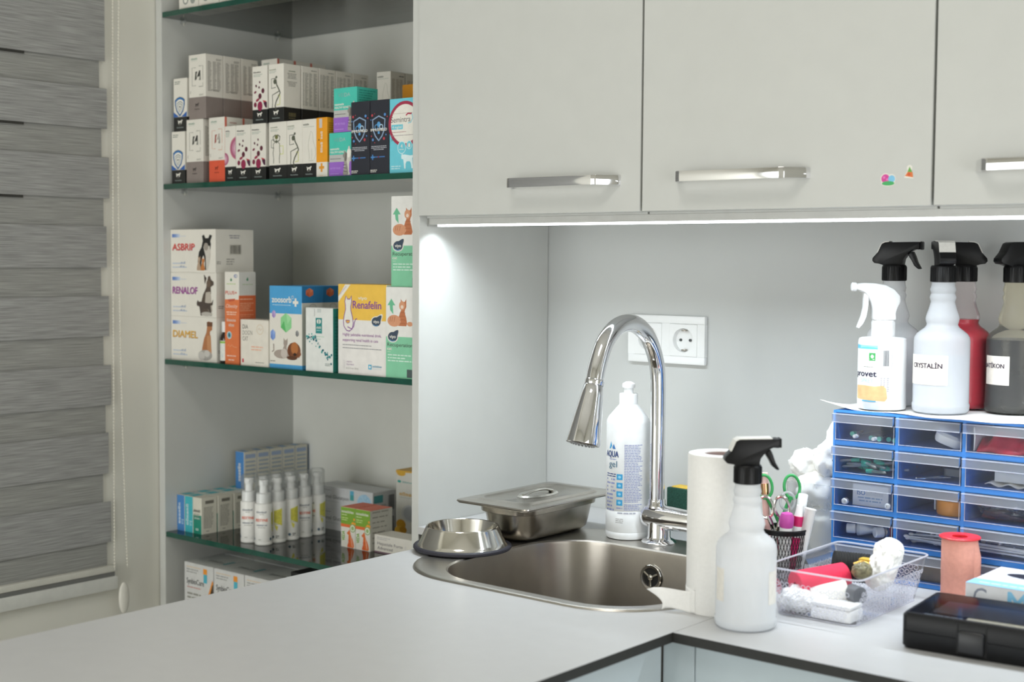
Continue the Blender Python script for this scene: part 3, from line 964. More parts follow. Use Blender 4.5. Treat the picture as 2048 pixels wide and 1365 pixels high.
def a_orange(A, W, h, d, side, top):
    A.rect(W * .28, h * .83, W * .55, h * .985, ink('#c9c4c2'))
    A.word('FLOR MED', W * .58, h * .42, h * .05, WHT, rot=PI / 2, width=h * .36, bold=.01)
    A.circ(W * .25, h * .63, W * .05, BLK)
    p = W * .24; t = W * .085; cu, cv = W * .5, h * .165
    A.rect(cu - t, cv - p * 1.15, cu + t, cv + p * 1.15, ink('#e39a2e')); A.rect(cu - p, cv - t, cu + p, cv + t, ink('#e39a2e'))
    A.fine(W * .35, W * .65, h * .03, 1, h * .015, ink('#e0b980'))
    side(); A.fine(d * .1, d * .95, h * .9, 16, h * .035, ink('#b9781c'))


def a_kidney(A, W, h, d, side, top):
    A.text('VEDA', W * .2, h * .80, h * .085, ink('#7fb0ac'), width=W * .52); A.text('DA', W * .47, h * .80, h * .085, ink('#a3c7c2'), width=W * .25)
    A.word('PHYTOLITE', W * .05, h * .61, h * .045, WHT, width=W * .40, bold=.02); A.text('HEALTHY KIDNEYS', W * .05, h * .535, h * .05, WHT, width=W * .68, bold=.025)
    A.fine(W * .05, W * .55, h * .40, 1, h * .03, ink('#5d5d60'))
    A.rect(0, .003 * h, W * .6, h * .33, PUR)
    g1, g2 = ink('#8f8b85'), ink('#d9d5cc')
    A.shape(DOG_SIT, W * .58, .002, W * .42, h * .66, g2); A.shape(DOG_SIT, W * .60, .0022, W * .26, h * .55, g1, True); A.circ(W * .86, h * .52, W * .09, ink('#efece4'), h * .10); A.poly([(W * .68, h * .30), (W * .72, h * .56), (W * .79, h * .52), (W * .76, h * .28)], ink('#6d6963'))
    A.shape(CAT_SIT, W * .58, .002, W * .24, h * .36, ink('#a29d94')); A.line([(W * .62, h * .2), (W * .76, h * .18)], h * .015, ink('#4f4c48')); A.line([(W * .63, h * .12), (W * .78, h * .10)], h * .015, ink('#4f4c48')); A.line([(W * .62, h * .26), (W * .74, h * .26)], h * .012, ink('#4f4c48'))
    A.text('DIET PET FOOD', W * .04, h * .17, h * .04, ink('#c9a8e6'), width=W * .46); A.fine(W * .06, W * .45, h * .06, 1, h * .025, ink('#c9a8e6'))
    side(); A.fine(d * .1, d * .95, h * .92, 16, h * .055, ink('#2f9d8c'))


def a_immune(A, W, h, d, side, top):
    cu, cv = W * .47, h * .62
    S = [(0, 1), (.78, .72), (.72, -.1), (.42, -.62), (0, -1), (-.42, -.62), (-.72, -.1), (-.78, .72)]
    A.line([(cu + x * W * .42, cv + y * h * .165) for x, y in S], W * .055, ink('#8ea6c4'), True)
    b = ink('#5aa0d8')
    A.circ(cu, cv + h * .055, W * .09, b, h * .035); A.ring(cu - W * .12, cv + h * .02, W * .10, W * .03, b, h * .036); A.ring(cu + W * .13, cv + h * .02, W * .10, W * .035, ink('#bcd8ee'), h * .036); A.rect(cu - W * .05, cv - h * .075, cu + W * .05, cv - h * .04, b)
    A.text('IMMUSHIELD', W * .04, cv - h * .035, h * .036, WHT, width=W * .86, bold=.03)
    for x, y, r, c in ((.12, .80, .05, '#b8434f'), (.80, .80, .055, '#5a90d0'), (.92, .77, .03, '#b8434f'), (.05, .74, .025, '#5a90d0'), (.75, .48, .055, '#b8434f'), (.16, .47, .05, '#5a90d0'), (.08, .52, .03, '#b8434f'), (.86, .53, .03, '#5a90d0'), (.26, .43, .02, '#b8434f'), (.25, .82, .02, '#b8434f')):
        A.circ(x * W, y * h, r * W, ink(c), r * W)
    A.fine(W * .06, W * .9, h * .375, 3, h * .022, ink('#b9bcc4'), al='C')
    p = h * .035; cu, cv = W * .15, h * .235
    A.rect(cu - p * .3, cv - p, cu + p * .3, cv + p, ink('#4a86c4')); A.rect(cu - p, cv - p * .3, cu + p, cv + p * .3, ink('#4a86c4')); A.rect(cu + p, cv - p * .2, W * .8, cv + p * .25, ink('#3f6fa8')); A.rect(W * .42, cv - p * .2, W * .5, cv + p * .25, ink('#8d3a52'))
    A.fine(W * .03, W * .4, h * .055, 2, h * .022, WHT)
    side(); A.fine(d * .1, d * .9, h * .9, 18, h * .03, ink('#6b6e78'))


def a_drops(A, W, h, d, side, top):
    A.circ(W * .62, h * .66, W * .66, ink('#a8324e'), h * .305, 40); A.circ(W * .62, h * .66, W * .56, WHT, h * .262, 40)
    A.fine(W * .1, W * .98, h * .80, 1, h * .012, ink('#b9a39c'))
    A.text('Semintra', W * .06, h * .685, h * .075, ink('#4a4a4e'), width=W * .78)
    A.line([(W * .66, h * .77), (W * .74, h * .795), (W * .84, h * .79), (W * .9, h * .79)], h * .02, ink('#b33a52')); A.line([(W * .9, h * .79), (W * .93, h * .73), (W * .86, h * .675), (W * .74, h * .665)], h * .012, ink('#74c8da'))
    A.rect(W * .08, h * .59, W * .54, h * .655, SKY); A.text('4 mg/ml', W * .12, h * .605, h * .034, WHT, width=W * .37, bold=.02)
    A.fine(W * .08, W * .7, h * .55, 1, h * .016, ink('#a8646c')); A.fine(W * .08, W * .98, h * .505, 1, h * .016, ink('#9a8d92')); A.text('30 ml', W * .08, h * .44, h * .032, ink('#6a5f66'), width=W * .2)
    A.circ(W * .50, h * .345, W * .17, ink('#d8f1f6'), h * .085); A.circ(W * .50, h * .345, W * .15, SKY, h * .076); A.text('4', W * .46, h * .34, h * .05, WHT, bold=.02); A.fine(W * .4, W * .6, h * .315, 1, h * .018, WHT)
    A.circ(W * .80, h * .375, W * .11, ink('#d8f1f6'), h * .058); A.circ(W * .80, h * .375, W * .095, SKY, h * .05); A.circ(W * .80, h * .37, W * .04, WHT, h * .03)
    A.shape(CAT_WALK, W * .48, h * .06, W * .52, h * .24, ink('#dff3f6'), True)
    A.fine(W * .08, W * .5, h * .09, 2, h * .03, ink('#c8ecf2'))


def a_trio(word, c1, pets):
    def f(A, W, h, d, side, top):
        b = ink('#6d86bd')
        for k in range(5): A.rect(W * (.04 + .035 * k), h * .82, W * (.04 + .035 * (k + 1)), h * .90, ink(('#5f7fc0', '#6f8cc6', '#8ba3d0', '#a9bbdb', '#c4cfe2')[k]))
        A.fine(W * .23, W * .36, h * .84, 1, h * .04, ink('#c9cfda'))
        for dx, dz, c in ((.0006, -.0006, ink('#6d4a78')), (0, 0, ink(c1))): A.text(word, W * .045 + dx, h * .52 + dz, h * .155, c, width=W * (.50 if word == 'ASBRIP' else .55), bold=.035, shear=.05)
        A.fine(W * .05, W * .35, h * .20, 1, h * .04, ink('#a9bcd8')); A.word('30 ml', W * .24, h * .20, h * .055, ink('#aab8d0'), width=W * .1); A.fine(W * .05, W * .38, h * .11, 1, h * .04, ink('#a9bcd8')); A.word('60 ml', W * .22, h * .11, h * .055, ink('#aab8d0'), width=W * .1)
        pets(A, W, h)
        side()
        if word == 'ASBRIP':
            A.fine(d * .35, d * .65, h * .85, 2, h * .05, ink('#9a98a0'), al='C'); A.rect(d * .36, h * .42, d * .68, h * .66, ink('#d6d2c6')); A.bars(d * .38, h * .44, d * .66, h * .64, ink('#55524c')); A.fine(d * .28, d * .5, h * .30, 3, h * .055, ink('#a5a29a')); A.fine(d * .03, d * .14, h * .24, 2, h * .04, GRY)
        else: A.fine(d * .05, d * .2, h * .24, 2, h * .04, GRY)
        top()
    return f


def pet_a(A, W, h):
    A.shape(DOG_STAND, W * .60, h * .06, W * .34, h * .82, BLK); A.poly([(W * .74, h * .60), (W * .88, h * .62), (W * .90, h * .40), (W * .85, h * .12), (W * .83, h * .06), (W * .80, h * .06), (W * .79, h * .38)], ink('#cfcac0')); A.circ(W * .80, h * .60, W * .05, ink('#9f978d'), h * .09)
    A.shape(CAT_SIT, W * .58, h * .05, W * .12, h * .34, ink('#b49a82')); A.shape(CAT_SIT, W * .66, h * .05, W * .13, h * .30, ink('#c27a3f'))
def pet_b(A, W, h):
    A.shape(DOG_SIT, W * .62, h * .08, W * .34, h * .86, ink('#56493f')); A.poly([(W * .78, h * .56), (W * .88, h * .58), (W * .92, h * .14), (W * .86, h * .10), (W * .76, h * .3)], ink('#bdb4a8')); A.poly([(W * .76, h * .74), (W * .74, h * .97), (W * .80, h * .88)], ink('#4a3f37')); A.circ(W * .84, h * .76, W * .045, ink('#6d5c4e'), h * .08)
    A.shape(CAT_WALK, W * .58, h * .03, W * .36, h * .40, ink('#4c413b'), True); A.circ(W * .80, h * .07, W * .12, ink('#b8b3ab'), h * .05)
def pet_c(A, W, h):
    A.shape(DOG_SIT, W * .66, h * .12, W * .26, h * .80, ink('#b0744a')); A.poly([(W * .80, h * .58), (W * .88, h * .6), (W * .90, h * .14), (W * .84, h * .12), (W * .80, h * .36)], ink('#c48d62')); A.rect(W * .80, h * .80, W * .92, h * .90, ink('#6f4a33'))
    A.circ(W * .76, h * .14, W * .15, ink('#a8a49e'), h * .12); A.circ(W * .68, h * .12, W * .07, ink('#c4c0ba'), h * .10); A.circ(W * .80, h * .18, W * .06, ink('#c9c5bf'), h * .08)


def a_plus(A, W, h, d, side, top):
    A.poly([(W * .45, h * .895), (W * .38, h * .91), (W * .46, h * .935), (W * .54, h * .91)], ink('#4f8f6a')); A.fine(W * .15, W * .8, h * .865, 1, h * .02, ink('#b9cf8e')); A.ring(W * .78, h * .955, W * .13, W * .03, ink('#8d97b8'), h * .02); A.ring(W * .74, h * .955, W * .07, W * .03, ink('#8d97b8'), h * .012)
    A.text('PLUS+', W * .06, h * .755, h * .038, ink('#d0523c'), width=W * .8, bold=.03)
    A.poly([(W * .2, h * .70), (W * .75, h * .71), (W * .68, h * .685), (W * .3, h * .675)], ink('#c65a3c'))
    A.text('Obesity', W * .08, h * .61, h * .04, ink('#f1d8c8'), width=W * .84, shear=.3); A.fine(W * .1, W * .85, h * .555, 2, h * .024, ink('#f3cbb2'), al='C', th=h * .012)
    A.word('Somon', W * .15, h * .46, h * .03, ink('#f1d8c8'), width=W * .65, shear=.25); A.word('Tadi', W * .28, h * .405, h * .032, ink('#f1d8c8'), width=W * .4, shear=.25)
    A.circ(W * .32, h * .31, W * .17, ink('#dfe6e4'), h * .042); A.circ(W * .32, h * .31, W * .14, ink('#7fb4c0'), h * .035); A.circ(W * .32, h * .31, W * .06, ink('#2c5668'), h * .022)
    A.line([(W * .2, h * .19), (W * .28, h * .21), (W * .36, h * .185), (W * .5, h * .205), (W * .6, h * .185), (W * .85, h * .18)], h * .004, ink('#eab792')); A.fine(W * .15, W * .85, h * .08, 1, h * .02, ink('#f6ddcf')); A.fine(W * .25, W * .7, h * .035, 1, h * .022, ink('#f6ddcf'))
    side()
    A.poly([(d * .5, h * .90), (d * .43, h * .915), (d * .51, h * .945), (d * .57, h * .915)], ink('#4f8f6a')); A.fine(d * .2, d * .85, h * .86, 1, h * .02, ink('#b5c4a4'))
    A.fine(d * .05, d * .85, h * .70, 1, h * .02, ink('#f4c4a4')); A.fine(d * .05, d * .9, h * .655, 5, h * .02, ink('#f0ae88')); A.fine(d * .05, d * .9, h * .53, 22, h * .021, ink('#ee9d74'))


def a_diadog(A, W, h, d, side, top):
    for i, t in enumerate(('DIA', "DOG'N", 'CAT')): A.text(t, W * .08, h * (.80 - i * .13), h * .095, ink(('#3c3a38', '#8a8781', '#7a766f')[i]), width=W * (.20, .36, .20)[i])
    A.ring(W * .72, h * .80, W * .12, W * .008, ink('#d6b98c'), W * .12); A.line([(W * .65, h * .79), (W * .70, h * .83), (W * .73, h * .78), (W * .79, h * .82)], h * .008, ink('#c8a06c')); A.fine(W * .4, W * .85, h * .40, 2, h * .06, ink('#eab59a')); A.rect(W * .06, h * .06, W * .12, h * .14, ink('#c8394a')); A.fine(W * .55, W * .88, h * .07, 1, h * .03, GRY)


def a_gems(A, W, h, d, side, top):
    A.text('zoosorb', W * .08, h * .80, h * .075, WHT, width=W * .60, bold=.035)
    cu, cv = W * .81, h * .80
    A.rect(cu - W * .028, cv - h * .045, cu + W * .028, cv + h * .055, WHT); A.rect(cu - W * .085, cv - h * .012, cu + W * .085, cv + h * .022, WHT); A.ring(W * .72, h * .865, W * .035, W * .009, WHT, W * .035); A.fine(W * .1, W * .7, h * .765, 1, h * .018, ink('#bfe0f0'))
    G = lambda *c: [ink(x) for x in c]
    hexa(A, W * .14, h * .655, W * .065, h * .05, G('#b49ad0', '#c9b3df', '#9a7fbc')); hexa(A, W * .52, h * .555, W * .19, h * .12, G('#8fd494', '#a6e0a8', '#5fb86c')); hexa(A, W * .11, h * .40, W * .085, h * .07, G('#7f9edb', '#9ab4e6', '#6a86c8')); hexa(A, W * .86, h * .43, W * .055, h * .04, G('#8a8a8a', '#a3a3a3', '#6f6f6f'))
    A.shape(CAT_SIT, W * .34, h * .13, W * .28, h * .24, ink('#a4978d')); A.circ(W * .38, h * .17, W * .24, ink('#a99c92'), h * .055); A.line([(W * .08, h * .19), (W * .14, h * .21), (W * .13, h * .29)], h * .018, ink('#a4978d')); A.circ(W * .46, h * .18, W * .10, ink('#c9bfb6'), h * .06)
    A.circ(W * .76, h * .22, W * .20, ink('#7c4a2c'), h * .10); A.circ(W * .78, h * .25, W * .11, ink('#b5713e'), h * .075); A.poly([(W * .9, h * .28), (W * .98, h * .18), (W * .9, h * .13)], ink('#8c5230')); A.poly([(W * .64, h * .29), (W * .58, h * .18), (W * .66, h * .13)], ink('#6a3c22')); A.circ(W * .79, h * .175, W * .05, ink('#3a2418'), h * .02); A.circ(W * .7, h * .13, W * .16, ink('#5c3822'), h * .025)
    A.fine(W * .03, W * .2, h * .075, 1, h * .02, ink('#6a6a66'))
    side()
    hexa(A, d * .35, h * .925, d * .20, h * .055, G('#d0704c', '#e08a64', '#b85a3a')); A.ring(d * .5, h * .75, d * .16, d * .012, ink('#8d8d86'), h * .036); A.fine(d * .3, d * .9, h * .2, 1, h * .02, GRY); A.bars(d * .25, h * .07, d * .95, h * .14, ink('#50504c')); A.rect(0, .0005, d, h * .045, BLU)


def a_leaf(A, W, h, d, side, top):
    t = ink('#2a8a88')
    A.rect(W * .37, h * .60, W * .60, h * .845, t); A.circ(W * .485, h * .79, W * .075, WHT, h * .04); A.rect(W * .47, h * .745, W * .50, h * .83, t); A.word('CALYX', W * .40, h * .675, h * .035, WHT, width=W * .17); A.fine(W * .40, W * .57, h * .64, 1, h * .03, ink('#9fd0cc'))
    A.fine(W * .3, W * .7, h * .545, 1, h * .02, ink('#a6cdb2')); A.fine(W * .42, W * .56, h * .505, 1, h * .02, ink('#a6cdb2')); A.rect(W * .43, h * .93, W * .57, h * .99, ink('#cdd3cf')); A.rect(W * .325, h * .87, W * .335, h * .985, ink('#6a6f6c'))
    rnd = random.Random(4)
    for i in range(56):
        t_ = rnd.random(); u = .03 + .92 * t_; v = .50 - .26 * t_ + .12 * math.sin(t_ * 5) * (1 - t_) + rnd.gauss(0, .035)
        A.circ(W * u, h * v, W * rnd.choice((.012, .016, .022, .03)), ink(rnd.choice(('#2b8f92', '#1f7480', '#3aa6a2', '#1d5f70'))), n=8)
    A.fine(W * .72, W * .93, h * .12, 2, h * .025, ink('#a8b0ac'))
    side(); A.fine(d * .1, d * .9, h * .85, 14, h * .05, ink('#1f6b62'))


def drop_logo(A, u, v, s, txt='viyo'):
    for k, c in ((1.18, WHT), (1, ink('#3e4c5e')), (.0, None)):
        if c: A.poly([(u + s * k * (.62 * math.cos(t) if not (.2 < t < 1.4) else .62 * math.cos(t) + .3 * math.sin((t - .2) / 1.2 * PI)), v + s * k * (.46 * math.sin(t) if not (.2 < t < 1.4) else .46 * math.sin(t) + .32 * math.sin((t - .2) / 1.2 * PI))) for t in [2 * PI * i / 40 for i in range(40)]], c)
    A.line([(u - s * .45, v - s * .30), (u - s * .1, v - s * .43), (u + s * .3, v - s * .36)], s * .08, ink('#5f9ac6'))
    A.text(txt, u, v - s * .12, s * .30, WHT, al='C', width=s * .80, bold=.03)


def a_kat(A, W, h, d, side, top):
    pu, or_ = ink('#8a4f9a'), ink('#e9b54a')
    A.poly([(.0005, h * .86), (.0005, h * .80), (W * .26, h * .9985), (W * .15, h * .9985)], ink('#ede8dc')); A.text('NEW FORMULA', W * .04, h * .875, h * .022, ink('#b08ab4'), width=W * .19, rot=.72)
    A.text('viyo', W * .42, h * .835, h * .035, WHT, width=W * .18, bold=.03)
    A.text('Renafelin', W * .31, h * .735, h * .085, pu, width=W * .58, bold=.028)
    C = [(.17, .87), (.20, .835), (.25, .835), (.28, .875), (.285, .81), (.265, .75), (.27, .71), (.30, .64), (.32, .57), (.30, .505), (.24, .478), (.18, .485), (.125, .53), (.115, .58), (.13, .65), (.16, .72), (.155, .77), (.145, .81)]
    A.poly([(x * W, y * h) for x, y in C], WHT); A.line([(x * W, y * h) for x, y in C], W * .014, pu, True)
    A.line([(x * W, y * h) for x, y in ((.20, .525), (.28, .505), (.33, .53), (.345, .58), (.37, .615), (.40, .62))], W * .014, pu)
    A.circ(W * .205, h * .588, W * .045, or_, h * .018); A.line([(x * W, y * h) for x, y in ((.165, .60), (.175, .575), (.205, .565), (.24, .575), (.25, .60), (.205, .595), (.165, .60))], W * .010, pu)
    drop_logo(A, W * .79, h * .595, W * .145)
    A.text('Highly palatable nutritional drink,', W * .1, h * .425, h * .033, ink('#a878ae'), width=W * .80); A.text('supporting renal health in cats', W * .1, h * .365, h * .033, ink('#a878ae'), width=W * .73)
    A.fine(W * .1, W * .70, h * .32, 1, h * .018, ink('#9a9a9e'), rag=0); A.fine(W * .1, W * .90, h * .285, 1, h * .018, ink('#9a9a9e'), rag=0)
    A.line([(W * .11, h * .06), (W * .11, h * .15), (W * .14, h * .15), (W * .14, h * .06)], W * .004, ink('#c9c6cc'), True); A.text('1 MONTH', W * .175, h * .125, h * .018, ink('#b39ab8'), width=W * .12); A.text('TREATMENT', W * .175, h * .095, h * .018, ink('#b39ab8'), width=W * .165); A.text('6 x 5,1 fl. oz / 150 ml', W * .175, h * .055, h * .016, GRY, width=W * .25)
    A.rect(W * .635, h * .065, W * .70, h * .118, ink('#59b4d8')); A.circ(W * .667, h * .092, W * .018, WHT); A.word('TRANÇLAB', W * .72, h * .09, h * .022, ink('#9cc4d8'), width=W * .19); A.fine(W * .72, W * .91, h * .07, 1, h * .01, ink('#c4d4da'))


def a_recup(A, W, h, d, side, top):
    g = ink('#6fbd95')
    A.poly([(W * .2, h * .875), (W * .06, h * .80), (W * .14, h * .80), (W * .16, h * .745), (W * .27, h * .70), (W * .25, h * .80), (W * .34, h * .80)], g)
    o1, o2, o3 = ink('#c0764f'), ink('#a85f3c'), ink('#d79a76')
    A.shape(CAT_SIT, W * .36, h * .575, W * .46, h * .30, o1); A.circ(W * .30, h * .63, W * .24, o3, h * .065); A.circ(W * .58, h * .80, W * .105, o3, h * .05); A.circ(W * .58, h * .785, W * .05, ink('#ecd8c8'), h * .02)
    for y in (.60, .64, .68, .72): A.line([(W * .5, y * h), (W * .6, y * h + h * .006), (W * .7, y * h)], h * .006, o2)
    for x in (.15, .22, .30): A.line([(W * x, h * .62), (W * (x + .03), h * .675)], h * .006, o2)
    A.circ(W * .86, h * .60, W * .10, o3, h * .025)
    drop_logo(A, W * .25, h * .452, W * .27)
    A.text('Recuperation', W * .06, h * .345, h * .042, ink('#54685c'), width=W * 1.0 * .90); A.text('cat', W * .06, h * .305, h * .032, WHT, width=W * .16, bold=.03); A.rect(W * .06, h * .283, W * .18, h * .286, WHT)
    A.fine(W * .08, W * .95, h * .245, 3, h * .032, ink('#d5efe1'), th=h * .012); A.rect(W * .76, h * .01, W * .999, h * .10, ink('#4c5a5a'))


# ---- shelf 1 (second glass from the top), lower layer
Z1 = SH[1]
band = lambda t, lo, up=W_: [(t, lo), (1, up)]
B = {}
def deep(key, n, dy, fmt, group, dx=0, zoff=0):
    """more cartons of the kind standing behind the first"""
    r0 = B[key]
    for k in range(1, n + 1):
        l = r0.location
        dup(r0, (l.x + dx, l.y + dy * k, l.z + zoff), fmt % ('second', 'third', 'fourth', 'fifth')[k - 1], group=group)


B['shield'] = carton('medicine_carton', 'white and black carton with a blue shield, lower of two at the left end', -.680, -.639, F0, .038, Z1, .101, band(.27, K_), a_shield, group='shield cartons')
l = B['shield'].location
dup(B['shield'], (l.x + .007, l.y, Z1 + .1017), 'white and black carton with a blue shield, stacked on top of its twin', group='shield cartons')
B['brown'] = carton('medicine_carton', 'white carton with a grey-brown foot, lower one of its stack beside the red-footed carton', -.634, -.583, F0, .041, Z1, .1215, band(.34, BR_), a_organ(1, True), group='grey-brown cartons')
l = B['brown'].location
UB = dup(B['brown'], (l.x + .009, l.y, Z1 + .1222), 'tall white carton with a grey-brown foot, front one of the highest row at left', group='grey-brown cartons')
B['brown2'] = UB
deep('brown', 2, .0425, '%s white carton with a grey-brown foot from the front, in the lower row', 'grey-brown cartons')
deep('brown2', 2, .0430, '%s white carton with a grey-brown foot from the front, in the upper row', 'grey-brown cartons')
B['red'] = carton('medicine_carton', 'white carton with an orange-red foot at the front of the lower row', -.565, -.5185, F0, .041, Z1, .1215, band(.34, OR_), a_organ(None, False), group='red-footed cartons')
deep('red', 4, .0425, '%s white carton with an orange-red foot from the front, in the lower row', 'red-footed cartons')
B['red2'] = dup(B['red'], (B['red'].location.x + .003, -.199 + .0205, Z1 + .1222), 'pale carton with a red corner stripe, front one of those on top at the back', group='red-footed cartons')
deep('red2', 2, .0425, '%s pale carton with a red corner stripe from the front, on top at the back', 'red-footed cartons')
carton('medicine_carton', 'white and black carton with a pink cell picture beside the red-footed one', -.5182, -.4865, F0, .039, Z1, .103, band(.27, K_), a_pink)
B['cellA'] = carton('medicine_carton', 'white and black carton with red blood cells, next to the pink cell one', -.4855, -.4445, F0, .040, Z1, .103, band(.24, K_), a_cells, group='blood cell cartons')
l = B['cellA'].location
c2 = dup(B['cellA'], (l.x + .0425, l.y, Z1), 'white and black carton with red blood cells, next to the front-view skeleton carton', group='blood cell cartons')
B['cell2'] = c2
dup(B['cellA'], (l.x + .0475, l.y, Z1 + .1037), 'white and black carton with red blood cells, on the upper layer', group='blood cell cartons')
carton('medicine_carton', 'white and black carton with a skeleton seen from the front', -.3925, -.3450, F0, .040, Z1, .103, band(.25, K_), skel_front, group='skeleton cartons')
B['sk'] = carton('medicine_carton', 'white and black carton with a bent skeleton, in the lower row', -.3440, -.3032, F0, .040, Z1, .103, band(.25, K_), skel_side, group='skeleton cartons')
l = B['sk'].location
B['sk2'] = dup(B['sk'], (-.3930 + .0204, l.y, Z1 + .1037), 'white and black carton with a bent skeleton, on the upper layer', group='skeleton cartons')
B['tab'] = carton('medicine_carton', 'second white and black carton behind the upper skeleton one, its side a table of print', -.3925, -.3515, F0 + .043, .040, Z1 + .1037, .103, band(.25, K_), a_table, group='cartons behind the upper skeleton carton')
l = B['tab'].location
for k, nm in ((1, 'third'), (2, 'fourth'), (3, 'fifth')): dup(B['tab'], (l.x, l.y + .0425 * k, l.z), nm + ' white and black carton behind the upper skeleton one, its side a table of print')
for k, nm in enumerate(('second', 'third', 'fourth', 'fifth')): dup(B['tab'], (l.x, l.y + .0425 * k, Z1), nm + ' white and black carton of the lower row behind the front-view skeleton', group='cartons behind the lower skeleton carton')
B['cat'] = carton('medicine_carton', 'white and black carton with a thin line drawing of a cat, beside the orange carton', -.3027, -.2665, F0, .038, Z1, .103, band(.25, K_), a_catline, group='cat line cartons')
l = B['cat'].location
for k, nm in ((4, 'one at the back'), (5, 'one against the back panel')):
    if k == 4:
        dup(B['cat'], (l.x - .004, l.y + .189, Z1), 'cat line carton of the lower layer, ' + nm); dup(B['cat'], (l.x - .004, l.y + .189, Z1 + .1037), 'white carton with a cat line drawing, rising behind the orange ones')
    else:
        dup(B['cat'], (l.x - .004, l.y + .230, Z1), 'cat line carton of the lower layer, ' + nm); dup(B['cat'], (l.x - .004, l.y + .230, Z1 + .1037), 'hindmost white carton with a cat line drawing, partly behind an orange one')
B['or'] = carton('medicine_carton', 'slim orange carton with a white foot and an orange cross', -.2660, -.2385, F0, .036, Z1, .104, [(.255, W_), (1, ORG)], a_orange, group='orange cartons')
q = carton('medicine_carton', 'orange carton lying on its side behind the turquoise boxes', -.205, -.085, -.172, .040, Z1, .172, [(1, ORG)], None, group='orange cartons')
q = carton('medicine_carton', 'upright orange carton with a silver seal at the back by the right panel', -.1505, -.115, -.130, .036, Z1 + .1730, .030, [(1, ORG)], lambda A, W, h, d, s, t: A.rect(W * .3, h * .1, W * .62, h * .55, ink('#c9c6c8')), group='orange cartons')
B['veda'] = carton('supplement_box', 'turquoise and purple kidney supplement box, lower of two', -.2330, -.1755, F0, .050, Z1, .0755, [(.335, PUR), (.50, GRB), (1, TEAL)], a_kidney, side=[(1, TEAL)], group='kidney supplement boxes')
l = B['veda'].location
dup(B['veda'], (l.x + .0115, l.y, Z1 + .0762), 'turquoise and purple kidney supplement box, stacked on the other', group='kidney supplement boxes')
B['imm'] = carton('supplement_box', 'black immune supplement carton with a shield, beside the kidney boxes', -.1740, -.1295, F0 - .004, .045, Z1, .1245, [(1, NAV)], a_immune, group='black immune cartons')
l = B['imm'].location
dup(B['imm'], (l.x + .0462, l.y, Z1), 'black immune supplement carton with a shield, beside the light blue carton', group='black immune cartons')
carton('medicine_carton', 'light blue carton of cat drops with a dark red ring, at the right panel', -.0815, -.0240, F0 - .004, .045, Z1, .1235, [(1, SKY)], a_drops)

# ---- shelf 2
Z2 = SH[2]
trio = [('DIAMEL', '#e3b13e', pet_c, 'lowest of the three stacked white boxes, with yellow lettering and a brown dog', -.689, -.5460, .0845), ('RENALOF', '#a04a9a', pet_b, 'middle of the three stacked white boxes, with purple lettering, a dog and a dark cat', -.689, -.5460, .0845), ('ASBRIP', '#d8432e', pet_a, 'top one of three stacked white boxes, with red lettering and a black dog', -.690, -.5475, .0825)]
z = Z2
for word, c1, pets, lab, x0, x1, h in trio:
    carton('supplement_box', lab, max(x0, -.6862), x1, F0, .092, z, h, [(1, W_)], a_trio(word, c1, pets), group='stacked white dog and cat boxes')
    z += h + .0006
o = thing('syrup_bottle', 'small dark medicine bottle with a white cap between the white boxes and the orange carton', 'bottle', (-.531, -.314, Z2))
q = MB(); q.lathe([(.009, 0), (.0115, .001), (.0120, .003), (.0120, .046), (.010, .053), (.0065, .057), (.006, .060)], mat('#2a1c17', .12, coat=.5), 28); q.build('bottle', o)
q = MB(); q.lathe([(.0075, .058), (.0080, .059), (.0080, .0765), (.0072, .078), (.0001, .078)], WHITEP, 24, True, False); q.build('cap', o)
A = Art(); A.cyl(.0121, R(-45)); A.rect(-.013, .004, .013, .042, ink('#dfe0d8')); A.rect(-.013, .037, .013, .041, ink('#8dbb4c')); A.shape(CAT_SIT, .0, .004, .009, .018, ink('#8a6f52')); A.fine(-.011, -.001, .032, 8, .003, ink('#86b0c4')); A.build(o)
OB = mat('#e07a48', .45)
carton('supplement_box', 'tall slim orange and white supplement carton beside the stacked white boxes', -.5205, -.4790, F0, .040, Z2, .1725, [(.70, OB), (1, W_)], a_plus, side=[(.745, mat('#dd7044', .45)), (1, mat('#d9d8d2', .5))])
carton('supplement_box', 'low cream carton with thin capital lettering, in front of the orange one', -.4675, -.3905, F0 - .006, .040, Z2, .0845, [(1, mat('#e6e0d4', .5))], a_diadog)
B['zoo'] = carton('supplement_box', 'blue and white carton with coloured gems, a kitten and a puppy', -.3890, -.3010, F0 - .003, .051, Z2, .1485, [(.045, BLU), (.665, W_), (1, BLU)], a_gems, side=[(.045, BLU), (.80, mat('#d8d6cc', .5)), (1, DBLU)], group='blue gem cartons')
l = B['zoo'].location
dup(B['zoo'], (l.x - .004, l.y + .0535, Z2), 'second blue and white gem carton, standing behind the first', group='blue gem cartons')
carton('supplement_box', 'white carton with a teal spine and a spray of teal dots', -.2850, -.2140, F0 - .0085, .030, Z2, .1115, [(1, mat('#e4e6e2', .5))], a_leaf, side=[(1, mat('#2a7f74', .45))])
carton('supplement_box', 'big yellow and white cat drink carton with a white cat outline', -.2040, -.0855, F0 - .006, .060, Z2, .1545, [(.605, mat('#ebe8e4', .5)), (1, YEL)], a_kat, side=[(1, W_)])
B['rec'] = carton('supplement_box', 'white and green cat drink carton with a ginger cat, beside the yellow one', -.0845, -.0190, F0 - .009, .060, Z2, .1515, [(.455, GRN), (1, mat('#e9e8e4', .5))], a_recup, group='ginger cat cartons')
l = B['rec'].location
dup(B['rec'], (l.x + .0155 - .0008, l.y + .012, Z2 + .1522), 'white and green cat drink carton stacked high against the right panel', group='ginger cat cartons').location.x = -.0515

